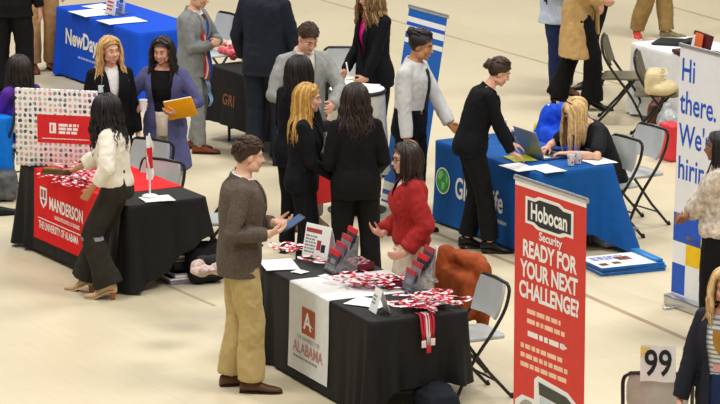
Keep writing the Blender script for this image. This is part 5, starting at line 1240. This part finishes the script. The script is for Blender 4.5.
# --- blonde in black blazer and pink top
w = P('woman in black blazer over hot pink top at high table', 374, 176, -142, Hfit(374, 176, -16), sex='f', lean=2, head=(-8, 8, 0), hair=('long', 'ash'), skin='light', heel=.04, armL=(.22, .16, .93), armR=(.16, -.22, .95), elbL=(-.6, .8, -.2), hdL=(.7, -.5, -.3))
shirt_under(w, [fab('pink_top', 'd4147c')]); blazer(w, SUITINK, tb=.04, w1=.065, amp=.007, hem_t=-.18, seed=3); hair(w, 'long', 'ash', L=.40, wave=.017, vol=1.35, n=130, front=42, seed=3); trousers(w, [SUITINK]); shoes(w, [SHBK], [SOLE], 'heel')
# --- red sweater
w = P('woman in red sweater, glasses and cream skirt behind front table', 410, 366, -168, Hfit(410, 366, 140)*.985, sex='f', lean=2, head=(6, 4, 0), hair=('bob', 'dark'), skin='fair', heel=.03, smile=1, armR=(.19, -.17, 1.01), armL=(.10, .24, .95), elbL=(-.9, .3, -.2), elbR=(-.6, -.6, -.4), hdR=(.8, .1, .5), hnR=(0, .4, 1), curlR=.35, curlL=.4, hdL=(.8, -.3, -.2))
RS = fab('red_sweater', 'a22624', var=.12, bump=.5, bscale=60)
top(w, 'sweater', [RS], off=.030, hem_t=-.03, hem=(.03, .135, .185), amp=.016, o1=.030, o2=.034, slv=.92, seed=7, sc=(10, 10, 7), neck_t=.455, bust=.055, cut=lambda x, y, z: (x > .03) & (np.abs(y) < .55*(z-.33)) & (z < .5) & (z > .33))
top(w, 'undershirt', [fab('cream_undershirt', 'e6d4c6')], off=.006, hem_t=.1, neck_t=.445, slv=.25, o1=.004, amp=.001, vox=.010)
skirt(w, [fab('cream_skirt_b', 'd9cdb4', var=.06)], z1=.40, w=.225, top_t=.02); hair(w, 'bob', 'dark', L=.25, wave=.007, vol=1.25, n=140, front=58, seed=2); glasses(w, M_BLK); shoes(w, [SHBK], [SOLE], 'dress')
# --- man with bun, white shirt and tie
GSH = fab('grey_white_shirt', 'cfcfcf', var=.06)
m = P('man with dark hair bun in white shirt and navy tie', 410, 233, -22, Hfit(410, 233, 27), sex='m', shoulder=1.06, girth=1.05, lean=7, head=(2, 10, 0), hair=('bun', 'blackbrown'), skin='tan', armR=(.07, -.26, .84), armL=(.34, .14, .86), elbR=(-.9, -.4, 0), elbL=(-.7, .7, 0), hdR=(.4, .1, -.9), hdL=(.8, -.1, -.5), bun=(-.112, .0, .090), bunsize=.8)
top(m, 'shirt', [GSH], off=.016, hem_t=.05, neck_t=.485, amp=.009, o1=.013, o2=.014, seed=7); collar(m, GSH, rad=.062, t=.482, h=.03, open_=22, thick=.007); tie(m, SUITNAVY, t1=.05); trousers(m, [SUITINK], amp=.008, top_t=.10); belt(m, M_BLK, t=.085); shoes(m, [SHBK], [SOLE]); hair(m, 'bun', 'blackbrown', vol=1.25, n=110, seed=5)
# --- bending woman in black suit
w = P('woman in black suit bending over the blue table, hair in bun', 475, 251, 8, 1.62, sex='f', lean=24, px=-.03, head=(0, 14, 0), girth=1.06, heel=.03, hair=('bun', 'brown'), skin='light', armR=(.31, -.16, .85), armL=(.38, .14, .84), elbR=(-.8, -.3, -.5), hdR=(.9, .1, -.35), hnR=(0, .1, -1), hdL=(.9, -.1, -.3), hnL=(0, 0, -1), feet=((-.05, .09, 4, 0), (.10, -.10, -6, 0)), bun=(-.125, 0, .03))
shirt_under(w, [SHIRTW]); blazer(w, SUITINK, tb=.12, amp=.009, hem_t=-.15, hem=(.14, .19), seed=4); trousers(w, [SUITBLACK], knee=.080, hem=.080, thigh=.10, amp=.010); shoes(w, [SHBK], [SOLE], 'dress'); hair(w, 'bun', 'brown', vol=1.0, n=110, seed=8)
# --- seated blonde woman at the blue table
w = P('seated blonde woman in black tee leaning over the blue table', 607, 233, 208, 1.68, sex='f', seat=.53, lean=34, px=.02, head=(0, 20, 0), hair=('long', 'lblonde'), skin='fair', feet=((.34, .10, 0, 0), (.34, -.10, 0, 0)), armL=(.50, .16, .775), armR=(.56, -.06, .80), elbL=(-.3, .9, -.3), elbR=(-.3, -.9, -.3), hdL=(.8, -.6, -.0), hdR=(.8, .4, -.1), hnL=(0, 0, -1), hnR=(0, 0, -1), curlR=.8, curlL=.5, girth=1.08)
TEE = fab('black_tee', '1d1d20', var=.12)
top(w, 'tee', [TEE], off=.020, hem_t=-.10, amp=.009, slv=.36, o1=.016, seed=6); trousers(w, [SUITINK]); shoes(w, [SHBK], [SOLE], 'sneaker'); hair(w, 'long', 'lblonde', L=.36, wave=.004, vol=1.15, n=150, front=30, seed=10)
q = on_front(w, .09, .32, .004); mb = MB(); c, M = w.sp(.32); mb.box(q, (.005, .08, .03), M); mb.build('chest_print', M_GREY, w.root)
S_ = w.hs; mb = MB(); mb.tube([w.hc+w.Rh @ (V((-.014+.02+.0*math.cos(a), .095*math.cos(a), .028+.108*math.sin(a)))*S_) for a in [math.pi*i/14 for i in range(15)]], .006, 6); mb.build('hairband', M_BLK, w.root)
# --- tan coat
w = P('person in tan coat and black flared trousers striding right', 578, 108, -8, 1.76, sex='f', lean=5, heel=.06, hair=('long', 'dark'), feet=((-.20, .09, 6, .0), (.14, -.09, -4, .0)), armR=(.24, -.18, 1.08), armL=(.20, .2, 1.05), elbR=(-.6, -.7, -.3))
CAMEL = fab('camel_coat', 'c4a06a', var=.12)
top(w, 'coat', [CAMEL], off=.036, hem_t=-.50, hem=(-.06, .185, .225), amp=.020, o1=.030, o2=.032, seed=4, sc=(7, 7, 5), cut=lambda x, y, z: (x > .02) & (np.abs(y) < .012-.05*np.minimum(z, 0)) & (z < .15) & (x < .4))
lapels(w, CAMEL, lambda z: .01+.05*(z-.1), .12, .44, lw=.07); mb = MB(); mb.chain([w.sp(.05)[0]+V((.15, -.15, 0)), w.sp(.0)[0]+V((.17, -.02, -.05)), w.sp(-.1)[0]+V((.18, .02, -.18))], [.03, .028, .022], 8); mb.build('coat_belt', CAMEL, w.root)
trousers(w, [SUITBLACK], knee=.080, hem=.110, thigh=.10, amp=.010, len_=.05, seed=4); shoes(w, [SHBK], [SHBK], 'ankleboot'); hair(w, 'long', 'dark', L=.3)
# --- pale blue shirt and jeans
m = P('person in pale blue shirt and dark jeans behind the tan coat', 559, 94, -60, 1.80, sex='m', hair=('short', 'dark'), armR=(.20, -.24, 1.06), elbR=(-.4, -.8, -.2), feet=((0, .07, 4, 0), (.04, -.07, -4, 0)))
top(m, 'shirt', [fab('pale_blue_shirt', 'bcc8dc', var=.06)], off=.020, hem_t=-.27, hem=(-.04, .165, .225), amp=.012); trousers(m, [fab('dark_jeans', '1e2c54', var=.12)], name='jeans', amp=.010, knee=.072, hem=.066); shoes(m, [SHBR], [SOLE]); hair(m, 'short', 'dark')
m = P('person in black with ankle boots right of the tan coat', 596, 87, 200, 1.74, sex='f', heel=.05, hair=('long', 'black'), armL=(.06, .24, .86), armR=(.1, -.22, 1.0), feet=((.10, .07, 4, 0), (-.04, -.07, -4, 0)))
top(m, 'jacket', [fab('teal_black', '1a2126')], off=.024, hem_t=-.14, amp=.010); trousers(m, [SUITINK], amp=.008, knee=.070, hem=.062); shoes(m, [SHBK], [SHBK], 'ankleboot'); hair(m, 'long', 'black', L=.3)
m = P('person in olive khaki trousers and sneakers at top edge', 648, 37, -38, 1.78, sex='m', hair=('short', 'brown'), feet=((.20, .06, 30, 0), (-.08, -.10, -50, 0)))
top(m, 'shirt', [fab('navy_polo', '2a3247')], off=.02, hem_t=-.12, amp=.008, slv=.4); trousers(m, [fab('olive_khaki', '94794a', var=.14)], amp=.014, knee=.088, hem=.080); a, b = shoes(m, [mat('sneaker_olive', s2l('857a5c'), rough=.6, var=.3, scale=40)], [M_WHITE], 'sneaker'); hair(m, 'short', 'brown')
b.data = b.data.copy(); b.data.materials[0] = mat('sneaker_red', s2l('c23a34'), rough=.6, var=.2)
# --- woman at the right edge
w = P('woman in pale patterned top with arms crossed at right edge', 715, 347, 172, Hfit(715, 347, 125)*.985, sex='f', lean=-2, head=(4, 2, 0), hair=('long', 'black'), skin='brown', armR=(.27, .10, 1.04), armL=(.28, -.06, 1.00), elbR=(-.2, -1, -.3), elbL=(-.2, 1, -.4), hdR=(.5, .9, .2), hdL=(.6, -.8, .1), feet=((.03, .10, 6, 0), (0, -.10, -6, 0)))
top(w, 'blouse', [fab('patterned_blouse', 'c9bdae', var=.42, scale=26)], off=.034, hem_t=-.06, hem=(0, .14, .20), amp=.016, o1=.036, o2=.03, slv=.80, seed=5, bust=.06); trousers(w, [SUITBLACK], knee=.085, hem=.08, thigh=.105); shoes(w, [SHBK], [SOLE]); hair(w, 'long', 'black', L=.24, vol=.9, front=62, n=90)
q = [w.hc+V((.02, .085, -.05)), w.hc+V((.06, .09, -.16)), w.hc+V((.10, .06, -.33))]; mb = MB(); mb.tube(smooth_pts(q, 10), .006, 6); mb.build('badge_cord', M_BLK, w.root)
# --- blonde woman at the lower right corner
w = P('blonde woman in navy cardigan over grey striped tee, lower right', 723, 535, -112, Hfit(723, 535, 261), sex='f', lean=2, head=(8, 4, 0), hair=('long', 'lblonde'), skin='rosy', armR=(.10, -.27, .86), armL=(.05, .27, .84), elbR=(-.9, -.5, 0), hdR=(.5, .2, -.85), curlR=.8)
def stripe_mat():
    m_ = bpy.data.materials.new('striped_tee'); m_.use_nodes = True; nt = m_.node_tree; B = nt.nodes['Principled BSDF']; B.inputs['Roughness'].default_value = .85
    tc = nt.nodes.new('ShaderNodeTexCoord'); sx = nt.nodes.new('ShaderNodeSeparateXYZ'); nt.links.new(tc.outputs['Object'], sx.inputs[0])
    mu = nt.nodes.new('ShaderNodeMath'); mu.operation = 'MULTIPLY'; mu.inputs[1].default_value = 34; nt.links.new(sx.outputs[2], mu.inputs[0])
    fr = nt.nodes.new('ShaderNodeMath'); fr.operation = 'FRACT'; nt.links.new(mu.outputs[0], fr.inputs[0])
    r = nt.nodes.new('ShaderNodeValToRGB'); r.color_ramp.elements[0].position = .35; r.color_ramp.elements[1].position = .5; r.color_ramp.elements[0].color = (*s2l('8c8f96'), 1); r.color_ramp.elements[1].color = (*s2l('e4e4e4'), 1); nt.links.new(fr.outputs[0], r.inputs[0]); nt.links.new(r.outputs[0], B.inputs['Base Color']); return m_
top(w, 'tee', [stripe_mat()], off=.012, hem_t=-.14, neck_t=.45, slv=.08, o1=.0, amp=.005, seed=4); tb_ = w.topbvh
fw2 = lambda z: .07+.03*np.clip(z/.4, 0, 1)
for nm_, pts_, mm in (('gold_print', [(-.06, .36), (.06, .36), (.05, .25), (0, .22), (-.05, .25)], mat('gold_print', s2l('a8792a'), rough=.6, var=.3)), ('pink_print', [(-.05, .14), (.05, .14), (.05, .10), (-.05, .10)], mat('pink_print', s2l('e6a0a0'), rough=.6))):
    mb = MB(); g = []
    for j in range(7):
        t_ = pts_[0][1]+(pts_[-1][1]-pts_[0][1] if len(pts_) == 4 else -.14)*j/6; ww = .055*(1 if len(pts_) == 4 else math.sqrt(max(.06, 1-(j/6)**2)))
        g.append([on_front(w, ww*(2*i/6-1), t_, .004, bvh=tb_) for i in range(7)])
    mb.sheet(g, thick=.002); mb.build(nm_, mm, w.root)
top(w, 'cardigan', [fab('navy_cardigan', '23242f', var=.12)], off=.028, hem_t=-.24, hem=(-.05, .14, .20), amp=.010, seed=9, o1=.018, o2=.018, cut=lambda x, y, z: (x > .0) & (np.abs(y) < fw2(z)) & (x < .24) & (z < .52))
trousers(w, [fab('dark_jeans', '1e2c54')], name='jeans'); shoes(w, [SHBK], [SOLE], 'sneaker'); hair(w, 'long', 'lblonde', L=.30, wave=.010, vol=1.2, n=120, front=44, seed=14)
# ------------------------------------------------------------------ light and camera
wd = bpy.data.worlds.new('hall_air'); SC.world = wd; wd.use_nodes = True; bg = wd.node_tree.nodes['Background']; bg.inputs[0].default_value = (1, .985, .96, 1); bg.inputs[1].default_value = .17
def lamp(x, y, z, e, size, col=(1, .97, .92)):
    l = bpy.data.lights.new('arena_lamp', 'AREA'); l.shape = 'DISK'; l.size = size; l.energy = e; l.color = col
    o = bpy.data.objects.new('arena_lamp', l); COL.objects.link(o); o.location = (x, y, z); return o
def aim(o, t): o.rotation_euler = (V(t)-o.location).to_track_quat('-Z', 'Y').to_euler()
for x, y, e in ((-7, 22, 900), (6, 22, 1050), (-7, 34, 1050), (7, 34, 1050), (0, 46, 1050), (0, 12, 860)):
    o = lamp(x, y, 13, e, 5.0); aim(o, (x*.4, y+2 if y < 25 else y-2, 0))
cam = bpy.data.cameras.new('camera'); co_ = bpy.data.objects.new('camera', cam); COL.objects.link(co_)
cam.sensor_width = 36; cam.lens = FPX*36/720; co_.location = (0, 0, CAM_H); co_.rotation_euler = (math.pi/2-PITCH, 0, 0); cam.clip_end = 300; SC.camera = co_
SC.view_settings.view_transform = 'Standard'; SC.view_settings.look = 'None'; SC.view_settings.gamma = 1; SC.view_settings.use_curve_mapping = False; SC.view_settings.exposure = EXPO
